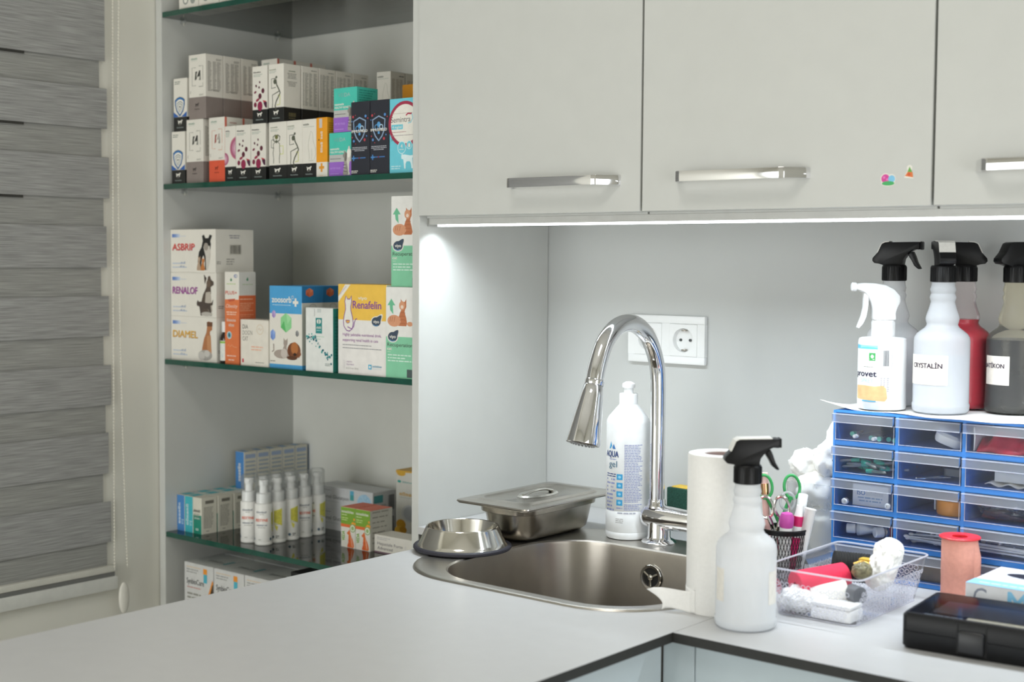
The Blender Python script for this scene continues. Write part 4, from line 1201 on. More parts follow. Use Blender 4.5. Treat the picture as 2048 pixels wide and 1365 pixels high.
# ---- shelf 3
Z3 = SH[3]
SB, ST, SG = mat('#4a86c4', .45), mat('#41b2bd', .45), mat('#1f8a74', .45)
CRM = mat('#d9d6c8', .5)
def a_small(word, dark):
    def f(A, W, h, d, side, top):
        if dark: A.word(word, W * .45, h * .2, W * .28, ink('#dfeaf0'), rot=PI / 2, width=h * .6, bold=.02); A.fine(W * .6, W * .9, h * .3, 3, h * .05, ink('#bcd8e0'))
        else:
            A.word(word, W * .06, h * .60, h * .075, DRK, width=W * .8); A.fine(W * .1, W * .8, h * .54, 4, h * .045, GRY); A.fine(W * .15, W * .8, h * .42, 1, h * .04, ink('#d0e6de')); A.word('Sb', W * .3, h * .09, h * .08, ink('#d0e6de'), width=W * .35)
        side(); A.fine(d * .15, d * .8, h * .72, 15, h * .04, ink('#8d8a80'), rag=.2); A.rect(d * .25, h * .83, d * .80, h * .92, ink('#77746a')); A.fine(d * .3, d * .5, h * .06, 1, h * .05, GRY)
        top(); A.rect(W * .1, d * .15, W * .9, d * .8, ST if word != 'Silimarin' else ink('#d8d4c6'))
    return f
bx = [('b', 'blue', -.6862, -.6620, SB, [(1, SB)], a_small('ZYLKEN', True)), ('t', 'turquoise', -.6612, -.6355, ST, [(1, ST)], a_small('VETEXO', True)), ('g', 'white and green', -.6345, -.6085, SG, [(.52, SG), (1, CRM)], a_small('Silimarin', False))]
ordn = ('front', 'second', 'third', 'fourth', 'fifth')
for key, nm, x0, x1, mt_, bands, art in bx:
    B[key] = carton('medicine_carton', 'small ' + nm + ' carton in front at the left end of the reflecting glass shelf', x0, x1, -.314, .037, Z3, .071, bands, art, side=[(1, CRM)], top=CRM, group='small cartons on the reflecting shelf')
    l = B[key].location
    for k in range(1, 5): dup(B[key], (l.x + (.0005 * k if key == 'g' else 0), l.y + .0395 * k, Z3), 'small ' + nm + ' carton, ' + ordn[k] + ' from the front of its row', group='small cartons on the reflecting shelf')
def a_blueback(A, W, h, d, side, top):
    A.word('ZYLKEN', W * .6, h * .2, W * .3, WHT, rot=PI / 2, width=h * .5)
    side(); A.rect(d * .1, h * .82, d * .9, h * .93, ink('#9fb0cc'))
    for k in range(6): A.rect(d * .12, h * (.70 - k * .11), d * .9, h * (.745 - k * .11), ink('#a3afbb'))
    top(); A.rect(W * .1, d * .1, W * .9, d * .5, ink('#6f9cc8'))
B['bb'] = carton('medicine_carton', 'pale blue striped carton, front one of the row standing on the small cartons', -.6600, -.6330, -.1880, .0330, Z3 + .0717, .075, [(1, SB)], a_blueback, side=[(1, CRM)], top=CRM, group='pale blue cartons on top')
l = B['bb'].location
for k, nm in enumerate(('second', 'third', 'fourth', 'hindmost')): dup(B['bb'], (l.x, l.y + .0343 * (k + 1), l.z), 'pale blue striped carton, ' + nm + ' of the row standing on the small cartons', group='pale blue cartons on top')


def pump(label, x, y, turn):
    o = thing('pump_bottle', label, 'bottle', (x, y, Z3), 0, 'white pump bottles with clear caps')
    q = MB(); q.lathe([(.0135, 0), (.0160, .0008), (.0166, .003), (.0166, .0060), (.0163, .0064), (.0166, .007), (.0166, .0765), (.0155, .0785), (.013, .0795)], mat('#e9e8e4', .35), 32); q.build('bottle', o)
    q = MB(); q.lathe([(.0130, .0795), (.0136, .080), (.0136, .097), (.0118, .0985), (.0075, .099), (.0072, .112), (.0088, .1128), (.0088, .1218), (.0075, .1228), (.0001, .1228)], mat('#eeeeec', .35), 28, True, False)
    q.x = Matrix.Rotation(turn, 4, 'Z'); q.box(.006, .0115, -.003, .003, .1150, .1205, mat('#eeeeec', .35), .001); q.build('pump', o)
    q = MB(); q.lathe([(.0152, .0800), (.0152, .124), (.0146, .1275), (.0125, .1295), (.0001, .1300)], clear('cap_clear', (.985, .99, .99), .07, .05, gl=.45), 28, False, False); q.build('clear_cap', o)
    A = Art(); A.cyl(.0166, turn)
    A.word('DermaVITA', -.011, .062, .0034, ink('#6c7480'), width=.021); A.fine(-.004, .006, .059, 1, .002, GRY); A.text('RESTYNE', -.012, .046, .0050, ink('#e2663f'), width=.024, bold=.03); A.word('Rejuvenating Hair', -.011, .0375, .003, ink('#7d8692'), width=.022); A.fine(-.007, .008, .034, 1, .002, GRY)
    A.rect_y = None
    A.poly([(.0215, .036), (.0240, .026), (.0270, .024), (.0285, .032)], ink('#d6cf55'))
    for k in range(7): A.poly([(.0205 + .0022 * k, .040 - .001 * k), (.0228 + .0022 * k, .040 - .001 * k), (.0228 + .0022 * k, .062 + .0008 * k), (.0205 + .0022 * k, .062 + .0006 * k)], ink('#d6cf55'))
    A.fine(.0205, .034, .060, 12, .0022, ink('#aaa64a')); A.circ(.0185, .012, .0028, ink('#4a6478')); A.circ(-.0185, .012, .0028, ink('#4a6478')); A.fine(.024, .031, .013, 2, .003, DRK); A.fine(-.006, .0, .011, 1, .002, GRY)
    A.build(o)
    return o
vd = lambda x, y: math.atan2(CAM.y - y, CAM.x - x)
pl = [(-.4487, -.2930, -.25, 'foremost white pump bottle, nearest the shelf edge, orange word facing front'), (-.4880, -.2950, -.2, 'white pump bottle with an orange word, left one of the front pair'), (-.4490, -.2592, -1.62, 'white pump bottle with a broad yellow patch facing front, behind the foremost one'), (-.4490, -.2254, -1.25, 'white pump bottle with the yellow patch turned to the right, third of its row'), (-.4495, -.1916, .12, 'white pump bottle with the orange word turned left, fourth of its row'), (-.4490, -.1578, -.9, 'hindmost white pump bottle of the right row'),
      (-.4885, -.2612, .3, 'white pump bottle second in the left row, mostly hidden'), (-.4885, -.2274, .3, 'white pump bottle third in the left row, mostly hidden'), (-.4890, -.1936, .3, 'white pump bottle last in the left row, mostly hidden')]
for x, y, t, lab in pl: pump(lab, x, y, vd(x, y) + t)


def a_glut(A, W, h, d, side, top):
    A.fine(W * .02, W * .3, h * .82, 1, h * .07, ink('#8b8d92')); A.text('Liposomal Glutatyon', W * .02, h * .46, h * .17, ink('#4a4b50'), width=W * .58); A.fine(W * .2, W * .45, h * .3, 1, h * .07, ink('#b5b7bc')); A.rect(W * .62, h * .5, W * .685, h * .95, ink('#5fb0cc')); A.rect(W * .62, h * .5, W * .685, h * .75, ink('#4aa3a4'))
    A.circ(W * .86, h * .45, W * .12, ink('#aacde4'), h * .42)
    for x, y in ((.80, .55), (.86, .3), (.92, .6), (.88, .75)): A.ring(W * x, h * y, W * .03, W * .006, ink('#8db8d8'), h * .13)
    side(); A.rect(d * .05, h * .5, d * .45, h * .85, ink('#4a9aa0')); A.fine(d * .15, d * .6, h * .35, 4, h * .08, GRY); A.bars(d * .7, h * .1, d * .95, h * .8, ink('#5c5c60'))
    top(); A.fine(W * .1, W * .4, d * .5, 1, .006, ink('#b0b2b4'))
GL = mat('#cfd0d2', .45)
B['gl'] = carton('supplement_box', 'long pale supplement box behind the pump bottles, lower of two', -.5110, -.3445, -.1080, .062, Z3, .0425, [(1, GL)], a_glut, group='long pale supplement boxes')
l = B['gl'].location
dup(B['gl'], (l.x, l.y, Z3 + .0431), 'long pale supplement box behind the pump bottles, upper of two', group='long pale supplement boxes')


def a_kids(A, W, h, d, side, top):
    A.rect(0, h * .58, W, h * .995, ink('#7fa83a')); A.rect(0, h * .505, W, h * .58, ink('#e8743c'))
    A.word('PHYTOSILIN', W * .05, h * .86, h * .06, WHT, width=W * .85, bold=.02); A.fine(W * .06, W * .45, h * .80, 1, h * .035, ink('#dfe8b8')); A.fine(W * .06, W * .55, h * .72, 2, h * .05, ink('#c4d68a'))
    for x, y in ((.93, .72), (.85, .63), (.9, .56), (.78, .6), (.97, .62)): A.circ(W * x, h * y, W * .07, ink('#f0a53c'), n=6)
    A.circ(W * .82, h * .50, W * .20, ink('#8aa860'), W * .20); A.circ(W * .82, h * .50, W * .16, ink('#e6ecd8'), W * .16); A.circ(W * .82, h * .50, W * .10, ink('#9dbb7a'), W * .10)
    A.text('VEDA', W * .27, h * .16, h * .10, ink('#7fb23c'), rot=PI / 2, width=h * .24, bold=.03)
    c = ink('#e6783c'); A.shape(DOG_SIT, W * .42, h * .01, W * .56, h * .44, c, True); A.shape(CAT_SIT, W * .42, h * .01, W * .28, h * .22, ink('#e0602e')); A.line([(W * .8, h * .05), (W * .74, h * .18), (W * .7, h * .28)], h * .012, ink('#f6e6da'))
    side(); A.fine(d * .1, d * .85, h * .93, 7, h * .125, ink('#a9a79c'), th=h * .03)
RT = mat('#dd6a4a', .45)
B['kid'] = carton('supplement_box', 'green, orange and white supplement box with an orange dog, left of the pair', -.3270, -.2885, -.2085, .058, Z3, .0755, [(1, W_)], a_kids, side=[(1, mat('#d6d4ca', .5))], top=RT, group='green and orange dog boxes')
l = B['kid'].location
dup(B['kid'], (l.x + .0392, l.y, Z3), 'green, orange and white supplement box with an orange dog, right of the pair', group='green and orange dog boxes')
def a_hepa(A, W, h, d, side, top):
    A.fine(W * .05, W * .32, h * .85, 2, h * .09, ink('#b9b7b4')); A.text('Hepatiale Forte', W * .06, h * .46, h * .17, ink('#5a5158'), width=W * .48); A.text('Advanced', W * .06, h * .20, h * .17, ink('#5a5158'), width=W * .29); A.ring(W * .59, h * .53, h * .07, h * .02, ink('#c9c4c8')); A.rect(0, .0003, W, h * .07, ink('#6a3a58')); A.rect(W * .73, h * .3, W * .76, h * .6, ink('#4a3a48'))
carton('supplement_box', 'low white carton with grey lettering and a plum base line, cut by the worktop', -.2445, -.1100, -.2020, .045, Z3, .0325, [(1, W_)], a_hepa)
def a_yel(A, W, h, d, side, top):
    A.circ(W * .14, h * .955, W * .12, ink('#dfae3e'), h * .04); A.poly([(0, h * .999), (0, h * .96), (W * .5, h * .985), (W, h * .97), (W, h * .999)], ink('#dfae3e')); A.circ(W * .09, h * .83, W * .05, ink('#2fa69a'), h * .02); A.word('VETOQUIN', W * .18, h * .815, h * .024, ink('#7fb7b0'), width=W * .45)
    A.word('Actimmune', W * .1, h * .62, h * .05, ink('#d9a83c'), width=W * .75, bold=.03); A.fine(W * .1, W * .8, h * .59, 1, h * .01, GRY); A.circ(W * .40, h * .36, W * .20, ink('#b9bcc2'), h * .11); A.ring(W * .40, h * .36, W * .24, W * .02, ink('#c9ccd0'), h * .13)
    A.circ(W * .14, h * .18, W * .13, ink('#d0981f'), h * .075); A.circ(W * .12, h * .08, W * .16, ink('#e0b03a'), h * .07); A.circ(W * .2, h * .1, W * .1, ink('#c98f1c'), h * .05)
carton('supplement_box', 'white carton with yellow print at the back by the right panel', -.3245, -.2250, -.0640, .048, Z3, .1290, [(1, mat('#dcdad2', .5))], a_yel, top=mat('#d9a93a', .5))

# ---- bottom shelf, seen over the edge of the worktop
Z4 = SH[4]
def a_synb(A, W, h, d, side, top):
    A.plane((-W / 2, -d / 2, h - .1415), (1, 0, 0), (0, 0, 1), (0, -1, 0)); h = .1415
    A.fine(W * .08, W * .5, h * .90, 2, h * .035, ink('#9a9a98')); A.fine(W * .08, W * .6, h * .94, 1, h * .02, ink('#d9b98c')); A.text('SynbioCure', W * .08, h * .71, h * .075, ink('#3c3c3c'), width=W * .60, bold=.02); A.fine(W * .1, W * .6, h * .655, 1, h * .03, ink('#c08078')); A.fine(W * .1, W * .6, h * .56, 3, h * .055, GRY)
    A.rect(W * .66, h * .88, W * .79, h * .955, ink('#e79433')); A.rect(W * .67, h * .76, W * .79, h * .88, ink('#4fb0c4')); A.poly([(W * .62, h * .30), (W * .97, h * .82), (W * .999, h * .80), (W * .999, h * .30)], ink('#e08e34')); A.poly([(W * .70, h * .30), (W * .975, h * .76), (W * .999, h * .76), (W * .999, h * .2), (W * .7, h * .2)], ink('#3c3024')); A.circ(W * .68, h * .43, W * .15, ink('#3a4236'), h * .075); A.circ(W * .66, h * .38, W * .10, ink('#d9d6ce'), h * .05)
    top(); A.text('SynbioCure', W * .35, d * .35, d * .10, ink('#55565a'), width=W * .5); A.rect(W * .9, d * .3, W * .98, d * .6, ink('#4fa0a8'))
SY = mat('#cfcfcd', .5)
B['sy'] = carton('supplement_box', 'pale box with a black and orange corner, first of the row on the lowest shelf', -.6490, -.5595, F0, .095, Z4, .284, [(1, SY)], a_synb, group='pale boxes on the lowest shelf')
l = B['sy'].location
for k, (dx, dy, nm) in enumerate(((.0915, 0, 'second in front on the lowest shelf'), (.1830, 0, 'third in front on the lowest shelf'), (0, .098, 'first behind on the lowest shelf'), (.0915, .098, 'second behind on the lowest shelf'), (.1830, .098, 'third behind on the lowest shelf'))):
    dup(B['sy'], (l.x + dx, l.y + dy, l.z), 'pale box with a black and orange corner, ' + nm, group='pale boxes on the lowest shelf')
carton('supplement_box', 'black box lying on the lowest shelf beside the pale ones', -.3700, -.2300, F0 + .03, .20, Z4, .300, [(1, K_)], lambda A, W, h, d, s, t: (t(), A.fine(W * .2, W * .8, d * .6, 1, .008, ink('#8a8a90'))))

# ---- top shelf, only the feet of the boxes in view
Z0 = SH[0]
def a_top(A, W, h, d, side, top):
    A.circ(W * .35, h * .12, W * .14, ink('#8f948e'), W * .14); A.circ(W * .35, h * .12, W * .09, WHT, W * .09); A.circ(W * .72, h * .11, W * .12, ink('#9a9f99'), W * .12); A.fine(W * .1, W * .8, h * .03, 1, .0015, GRY)
B['tp'] = carton('supplement_box', 'white box on the top shelf, leftmost of those whose feet show', -.6540, -.5950, F0, .06, Z0, .16, [(1, W_)], a_top, group='white boxes on the top shelf')
l = B['tp'].location
for k in range(1, 5): dup(B['tp'], (l.x + .0610 * k, l.y, Z0), 'white box on the top shelf, %s from the left' % ('second', 'third', 'fourth', 'fifth')[k - 1], group='white boxes on the top shelf')
# ------------------------------------------------------------------ things around the sink
o = thing('food_container', 'lidded stainless steel food container behind the pet bowl', 'container', (.192, -.268, .0032))
OM = Matrix.Translation(Vector((-.192, .268, 0)))
q = MB(); q.x = OM
q.loft([rr(.172, .214, -.330, -.196, .018, .0004), rr(.158, .226, -.346, -.180, .024, .001), rr(.151, .233, -.353, -.173, .028, .007), rr(.148, .2365, -.357, -.170, .030, .020), rr(.1455, .2405, -.361, -.167, .031, .043), rr(.1405, .2455, -.366, -.162, .033, .0450), rr(.1395, .2465, -.367, -.161, .033, .0565), rr(.121, .265, -.386, -.146, .012, .0575), rr(.121, .265, -.386, -.146, .012, .0585)], STEELD, True, False)
q.build('body', o)
q = MB(); q.x = OM
q.loft([rr(.1205, .2655, -.3865, -.1455, .010, .0588), rr(.1195, .2665, -.3875, -.1445, .010, .0600), rr(.1205, .2655, -.3865, -.1455, .010, .0620), rr(.139, .247, -.367, -.165, .020, .0626), rr(.142, .244, -.363, -.169, .020, .0655), rr(.146, .240, -.358, -.174, .018, .0655), rr(.149, .237, -.354, -.178, .016, .0632)], mat('#bdb8b0', .24, 1., var=.06, scale=40), True, True)
l = q.build('lid', o)
q = MB(); q.x = OM @ Matrix.Translation(Vector((.193, -.268, .0634)))
q.loft([[(r_ * .021 * math.cos(2 * PI * i / 28), r_ * .040 * math.sin(2 * PI * i / 28), z_) for i in range(28)] for r_, z_ in ((1.12, 0), (1.02, .0026), (.92, .0018), (.6, -.0002), (.1, -.0004))], STEELB, False, True)
q.tube([(0, -.036, .002), (0, -.018, .0062), (0, 0, .0072), (0, .018, .0062), (0, .036, .002)], [.0042] * 5, STEELB, 10, True, .5)
q.build('handle', l)

o = thing('pet_bowl', 'polished steel pet bowl with a black rubber ring, left of the sink', 'bowl', (.180, -.4345, .0036))
q = MB(); q.lathe([(.069, .0060), (.0665, .0085), (.0650, .0115), (.0558, .0325), (.0552, .0345), (.0543, .0352), (.0532, .0345), (.0520, .030), (.0470, .0125), (.043, .0105), (.02, .0100), (.0001, .0100)], STEELB, 72, False, False); q.build('bowl', o)
q = MB(); q.lathe([(.064, .0003), (.0735, .0003), (.0750, .0022), (.0748, .0048), (.0735, .0062), (.0700, .0068), (.0680, .0060)], mat('#2b2a33', .6), 64, True, False); q.build('rubber_ring', o)

o = thing('soap_bottle', 'white refill bottle of hand gel beside the tap', 'bottle', (.3155, -.1930, .0030))
q = MB(); q.lathe([(.0290, 0), (.0325, .001), (.0343, .005), (.0345, .011), (.0341, .0118), (.0345, .0126), (.0345, .045), (.0342, .0455), (.0345, .046), (.0345, .183), (.0338, .187), (.031, .1925), (.020, .2055), (.0155, .2105), (.0142, .213)], mat('#eef0f1', .32, sss=.15), 48); q.build('bottle', o)
q = MB(); q.lathe([(.0142, .2125), (.0146, .213), (.0146, .2275), (.0138, .2290), (.0075, .2292), (.0072, .238), (.0100, .2385), (.0104, .2415), (.0098, .2445), (.0050, .2475), (.0001, .2482)], mat('#f0f2f3', .35), 32, True, False); q.build('push_pull_cap', o)
A = Art(); A.cyl(.0345, vd(.3155, -.193))
nb = ink('#28427f'); lb_ = ink('#4aa6d8'); pb = ink('#8b93c0')
A.poly([(-.034, .1435), (-.030, .1560), (-.0265, .1435)], lb_); A.poly([(-.0275, .1435), (-.0245, .1525), (-.0205, .1435)], ink('#3f7fc0')); A.poly([(-.0305, .1435), (-.0285, .1480), (-.0262, .1435)], WHT)
A.text('AQUA', -.0425, .1310, .0095, nb, width=.0275, bold=.03); A.fine(-.033, -.019, .1265, 1, .0028, pb, rag=0); A.text('gel', -.0340, .1150, .0100, ink('#356a86'), width=.0165)
A.fine(-.040, -.019, .103, 2, .0035, nb, rag=.1); A.fine(-.04, -.02, .094, 9, .006, pb)
for k in range(4): A.rect(-.0180, .0955 - k * .0135, -.0080, .1045 - k * .0135, ink('#2f9bcf')); A.circ(-.013, .1 - k * .0135, .0028, ink('#8fd0ec'), .0022)
A.fine(-.0055, .0250, .1500, 36, .00255, pb, rag=.3); A.fine(-.0055, .0250, .0560, 4, .0026, pb, rag=.3); A.fine(-.018, -.008, .050, 1, .0035, pb, rag=0); A.fine(-.016, .013, .042, 1, .004, ink('#b3b6c4'), rag=0, th=.0022); A.fine(-.019, -.006, .033, 3, .0028, ink('#b7b7b7'), rag=.1)
A.build(o)

o = thing('kitchen_sponge', 'yellow and dark green scouring sponge standing behind the tap', 'sponge', (.365, -.070, .0005), R(-8))
q = MB(); q.box(-.052, .052, -.0125, -.004, 0, .0675, mat('#1f4a3c', .95, var=.35, scale=500, bump=.8), .002); q.build('scouring_pad', o)
q = MB(); q.box(-.052, .052, -.0038, .022, 0, .069, mat('#e0bb4c', .9, var=.15, scale=300, bump=.8), .004); q.build('foam', o)

# paper towel roll with the loose end of the sheet
PT = mat('#f2f1ee', .85, var=.02, scale=250, bump=.35)
o = thing('paper_towel_roll', 'white paper towel roll standing on end at the sink corner with its sheet curling out', 'paper roll', (.6650, -.4900, .0002))
q = MB(); q.lathe([(.0218, 0), (.0405, 0), (.0415, .002), (.0415, .198), (.0405, .2), (.0218, .2), (.0215, .199), (.0215, .001), (.0218, 0)], PT, 56, False, False); q.build('roll', o)
q = MB(); q.lathe([(.0213, .0005), (.0213, .1985), (.0203, .1985), (.0203, .0005)], mat('#b9a4a0', .8), 36, False, False); q.build('core', o)
q = MB()
nu, nv = 14, 10
ang0 = math.radians(205)
vs = []
for i in range(nu + 1):
    t = i / nu
    if t < .35:
        a = ang0 + t / .35 * .9; r_ = .0421
        bx_, by_ = r_ * math.cos(a), r_ * math.sin(a)
    else:
        a = ang0 + .9; k = (t - .35) / .65
        bx_, by_ = .0421 * math.cos(a) - k * .034 + .006 * math.sin(k * 5), .0421 * math.sin(a) - k * .014 + .010 * math.sin(k * 3.1) * (1)
    for j in range(nv + 1):
        s_ = j / nv
        k = max(0, (t - .35) / .65)
        hgt = .030 * (1 - .25 * k) * s_
        lean = -.012 * s_ * s_ * k + .004 * math.sin(s_ * 4 + t * 6) * k
        vs.append((bx_ + lean - .010 * k * s_, by_ + .010 * k * s_ * (1 - s_), .0006 + hgt + .004 * k * math.sin(t * 9)))
fs = [(i * (nv + 1) + j, (i + 1) * (nv + 1) + j, (i + 1) * (nv + 1) + j + 1, i * (nv + 1) + j + 1) for i in range(nu) for j in range(nv)]
q.add(vs, fs, PT, True)
sheet = q.build('loose_sheet', o)
sm = sheet.modifiers.new('thick', 'SOLIDIFY'); sm.thickness = .0004

# ------------------------------------------------------------------ trigger spray bottles
BPROF = [(.0300, 0), (.0355, .0010), (.0378, .0035), (.0384, .0090), (.0384, .0120), (.0374, .0135), (.0374, .0985), (.0366, .1035), (.0335, .1085), (.0280, .1130), (.0232, .1165), (.0214, .1190), (.0206, .1212), (.0216, .1245), (.0226, .1285), (.0216, .1335), (.0186, .1420), (.0168, .1490), (.0160, .1520), (.0168, .1548), (.0178, .1578), (.0170, .1608), (.0158, .1632), (.0164, .1660), (.0174, .1690), (.0164, .1722), (.0156, .1750), (.0156, .1800)]


def milky(name, f, tint=(1, 1, 1), hc=(.975, .985, .995)): return clear(name, tint, f, .25, hc, 1.2, .8, .45)


def trigger_bottle(label, x, y, z, dirn, shell, level, liq, scale=1., group='trigger spray bottles', head=BLACKP, tape=None):
    o = thing('spray_bottle', label, 'spray bottle', (x, y, z), 0, group)
    S = Matrix.Scale(scale, 4)
    q = MB(); q.x = S; q.lathe(BPROF, shell, 44, True, False); q.build('bottle', o)
    pts = [(r_ - .0009, z_ + .0006) for r_, z_ in BPROF if z_ < level]
    pts.append((pts[-1][0], level)); pts.append((.0001, level))
    q = MB(); q.x = S; q.lathe(pts, liq, 40, True, False); q.build('liquid', o)
    q = MB(); q.x = S; q.lathe([(.0164, .1790), (.0172, .1795), (.0172, .2000), (.0160, .2020)], head, 36)
    for k in range(30): q.x = S @ Matrix.Rotation(2 * PI * k / 30, 4, 'Z'); q.box(.0168, .0176, -.0006, .0006, .1800, .1990, head)
    q.build('cap', o)
    H = S @ Matrix.Rotation(dirn, 4, 'Z')
    q = MB(); q.x = H
    q.prism([(-.0270, .2045), (-.0300, .2080), (-.0295, .2120), (-.0225, .2200), (-.0165, .2325), (-.0120, .2345), (.0290, .2352), (.0365, .2352), (.0375, .2340), (.0375, .2255), (.0360, .2240), (.0290, .2245), (.0230, .2210), (.0180, .2160), (.0140, .2105), (.0125, .2010), (-.0125, .2010), (-.0200, .2035)], 'y', -.0105, .0105, head, .0016)
    h = q.build('spray_head', o)
    q = MB(); q.x = H; q.prism([(.0200, .2185), (.0270, .2215), (.0300, .2150), (.0330, .2060), (.0385, .1965), (.0350, .1960), (.0290, .2010), (.0250, .2090), (.0215, .2140)], 'y', -.0065, .0065, head, .0012); q.build('trigger', h)
    q = MB(); q.x = H; q.box(.0370, .0402, -.0085, .0085, .2238, .2358, head, .0015); q.build('nozzle', h)
    if tape:
        q = MB(); q.x = H; q.prism([(-.0235, .2200), (-.0175, .2330), (-.0125, .2356), (tape, .2364), (tape, .2352), (-.0120, .2343), (-.0165, .2322), (-.0222, .2196)], 'y', -.0108, .0108, mat('#dedcd6', .8, bump=.3, scale=200)); q.build('tape_strip', h)
    return o


def label_patch(o, r_, ang, u0, u1, v0, v1, fn=None, c='#e9e2d8'):
    A = Art(); A.cyl(r_, ang); A.rect(u0, v0, u1, v1, mat(c, .7, var=.05, scale=150))
    if fn: fn(A)
    A.build(o)


CR = R(39.7)       # direction of the picture's right, in the room
o = trigger_bottle('half-filled milky spray bottle with a black trigger, standing in front of the paper roll', .7297, -.5351, .0002, CR, milky('milky_a', .87), .0560, clear('water', (.98, .99, 1), .7, .1, (.93, .96, .99), 1.2, .3, .6), .974, tape=.028)
va = vd(.7297, -.535)
label_patch(o, .0366, va, -.046, -.0290, .034, .074, lambda A: A.fine(-.045, -.038, .060, 1, .006, ink('#5a5060'), rag=0), '#e8e4dc')
label_patch(o, .0366, va, .030, .048, .032, .072, None, '#e9e6df')
TZ = .2362
o = trigger_bottle('milky spray bottle at the back left on the drawer cabinet, behind the white one', .7120, -.0960, TZ, CR - .5, milky('milky_b', .80), .094, clear('water2', (.98, .99, 1), .7, .1, (.9, .92, .94), 1.2, .3, .6), tape=-.006)
o = trigger_bottle('milky spray bottle with a cream paper label, its black trigger turned away', .8090, -.1520, TZ, CR + R(84), milky('milky_c', .72, hc=(.85, .87, .90)), .078, clear('water3', (.98, .99, 1), .7, .1, (.80, .83, .88), 1.2, .3, .6), tape=.010)
label_patch(o, .0376, vd(.809, -.152), -.0560, .0085, .0395, .0800, lambda A: (A.text('CRYSTALİN', -.0460, .0625, .0065, ink('#3a3040'), width=.0470, bold=.05)))
o = trigger_bottle('spray bottle filled with red liquid, behind the milky labelled one', .8065, -.0720, TZ, CR + R(165), milky('milky_d', .07, (1, .95, .96)), .126, mat('#b5122f', .3, var=.05), tape=-.004)
o = trigger_bottle('spray bottle filled with dark liquid and a cream label, at the right edge', .8850, -.0850, TZ, CR + R(12), milky('milky_e', .10, (.97, .93, .80)), .1010, mat('#14151b', .25, var=.05, spec=.3))
label_patch(o, .0376, vd(.885, -.085), -.0470, -.0060, .0395, .0790, lambda A: (A.text('BATİKON', -.0480, .0625, .0060, ink('#3a3040'), width=.0350, bold=.05)))

# white veterinary spray
o = thing('white_spray_bottle', 'white spray bottle with a white trigger, front left on the drawer cabinet', 'spray bottle', (.7290, -.1660, TZ))
WP = mat('#dfe0e0', .35, sss=.1)
q = MB(); q.lathe([(.0290, 0), (.0325, .0008), (.0335, .0030), (.0335, .0955), (.0322, .0990), (.0290, .1005), (.0165, .1015), (.0155, .1030)], WP, 44); q.build('bottle', o)
q = MB(); q.lathe([(.0158, .1015), (.0160, .1020), (.0160, .1235), (.0150, .1250)], WP, 32)
for k in range(26): q.x = Matrix.Rotation(2 * PI * k / 26, 4, 'Z'); q.box(.0157, .0163, -.0006, .0006, .1030, .1225, WP)
q.build('cap', o)
H = Matrix.Rotation(CR + PI, 4, 'Z')
q = MB(); q.x = H
q.prism([(-.0165, .1245), (-.0150, .1340), (-.0180, .1440), (-.0215, .1500), (-.0210, .1590), (-.0120, .1690), (.0000, .1745), (.0140, .1765), (.0300, .1768), (.0395, .1750), (.0400, .1670), (.0330, .1655), (.0250, .1600), (.0190, .1500), (.0160, .1380), (.0165, .1245)], 'y', -.0115, .0115, WP, .0040)
h = q.build('spray_head', o)
q = MB(); q.x = H; q.prism([(.0235, .1620), (.0300, .1660), (.0285, .1560), (.0285, .1420), (.0310, .1300), (.0370, .1140), (.0355, .1128), (.0300, .1190), (.0255, .1290), (.0235, .1400), (.0225, .1530)], 'y', -.0070, .0070, WP, .0016); q.build('trigger', h)
q = MB(); q.x = H @ Matrix.Translation(Vector((.0385, 0, .1710))) @ Matrix.Rotation(R(90), 4, 'Y'); q.lathe([(.0055, 0), (.0062, .001), (.0062, .0060), (.0050, .0072)], WP, 20); q.build('nozzle', h)
A = Art(); A.cyl(.0336, vd(.729, -.166))
A.rect(-.052, .012, .0170, .0935, mat('#e6e8e8', .5)); A.rect(-.052, .0850, -.0065, .0905, ink('#62b8d6')); A.poly([(-.036, .0860), (-.030, .0876), (-.022, .0884), (-.012, .0880), (-.0066, .0870), (-.0066, .0905), (-.036, .0905)], ink('#8fd0e4'))
A.rect(-.0190, .0690, -.0095, .0800, ink('#3e9b53')); A.circ(-.0142, .0750, .0026, ink('#d6ecd8')); A.fine(-.0180, -.0105, .0705, 1, .002, ink('#d6ecd8'))
A.text('provet', -.0455, .0470, .0085, ink('#35324a'), width=.0380, bold=.04); A.text('SPREY', -.0330, .0385, .0060, ink('#b5d5dc'), width=.0215); A.fine(-.028, -.010, .0600, 1, .002, GRY)
A.bars(.0010, .0620, .0090, .0840, ink('#5c5c62')); A.fine(-.002, .0005, .0445, 8, .0025, ink('#9a9aa2')); A.fine(.002, .0045, .0445, 8, .0025, ink('#9a9aa2')); A.fine(.0065, .0100, .0445, 8, .0025, ink('#9a9aa2')); A.fine(.0120, .0150, .0790, 10, .0022, ink('#b5b5b9'))
A.poly([(-.045, .0150), (.0045, .0130), (.0075, .0175), (.0055, .0240), (.0065, .0300), (.0020, .0350), (-.010, .0335), (-.025, .0345), (-.045, .0335)], mat('#dcb583', .8, var=.12, scale=90, bump=.4)); A.rect(-.03, .0120, -.008, .0135, ink('#4aa3c8'))
A.build(o)

# ------------------------------------------------------------------ blue drawer cabinet
BLUE = mat('#3b8ae0', .38, var=.04)
CX0, CYF, CYB, NC, NR, PX, PZ = .6755, -.2050, -.0560, 3, 5, .0942, .0462
CX1 = CX0 + NC * PX + .002; CZ1 = NR * PZ + .002
dc = thing('drawer_cabinet', 'blue small-parts cabinet with three columns of clear plastic drawers', 'drawer cabinet', ((CX0 + CX1) / 2, (CYF + CYB) / 2, .0004))
DM = Matrix.Translation(Vector((-(CX0 + CX1) / 2, -(CYF + CYB) / 2, 0)))


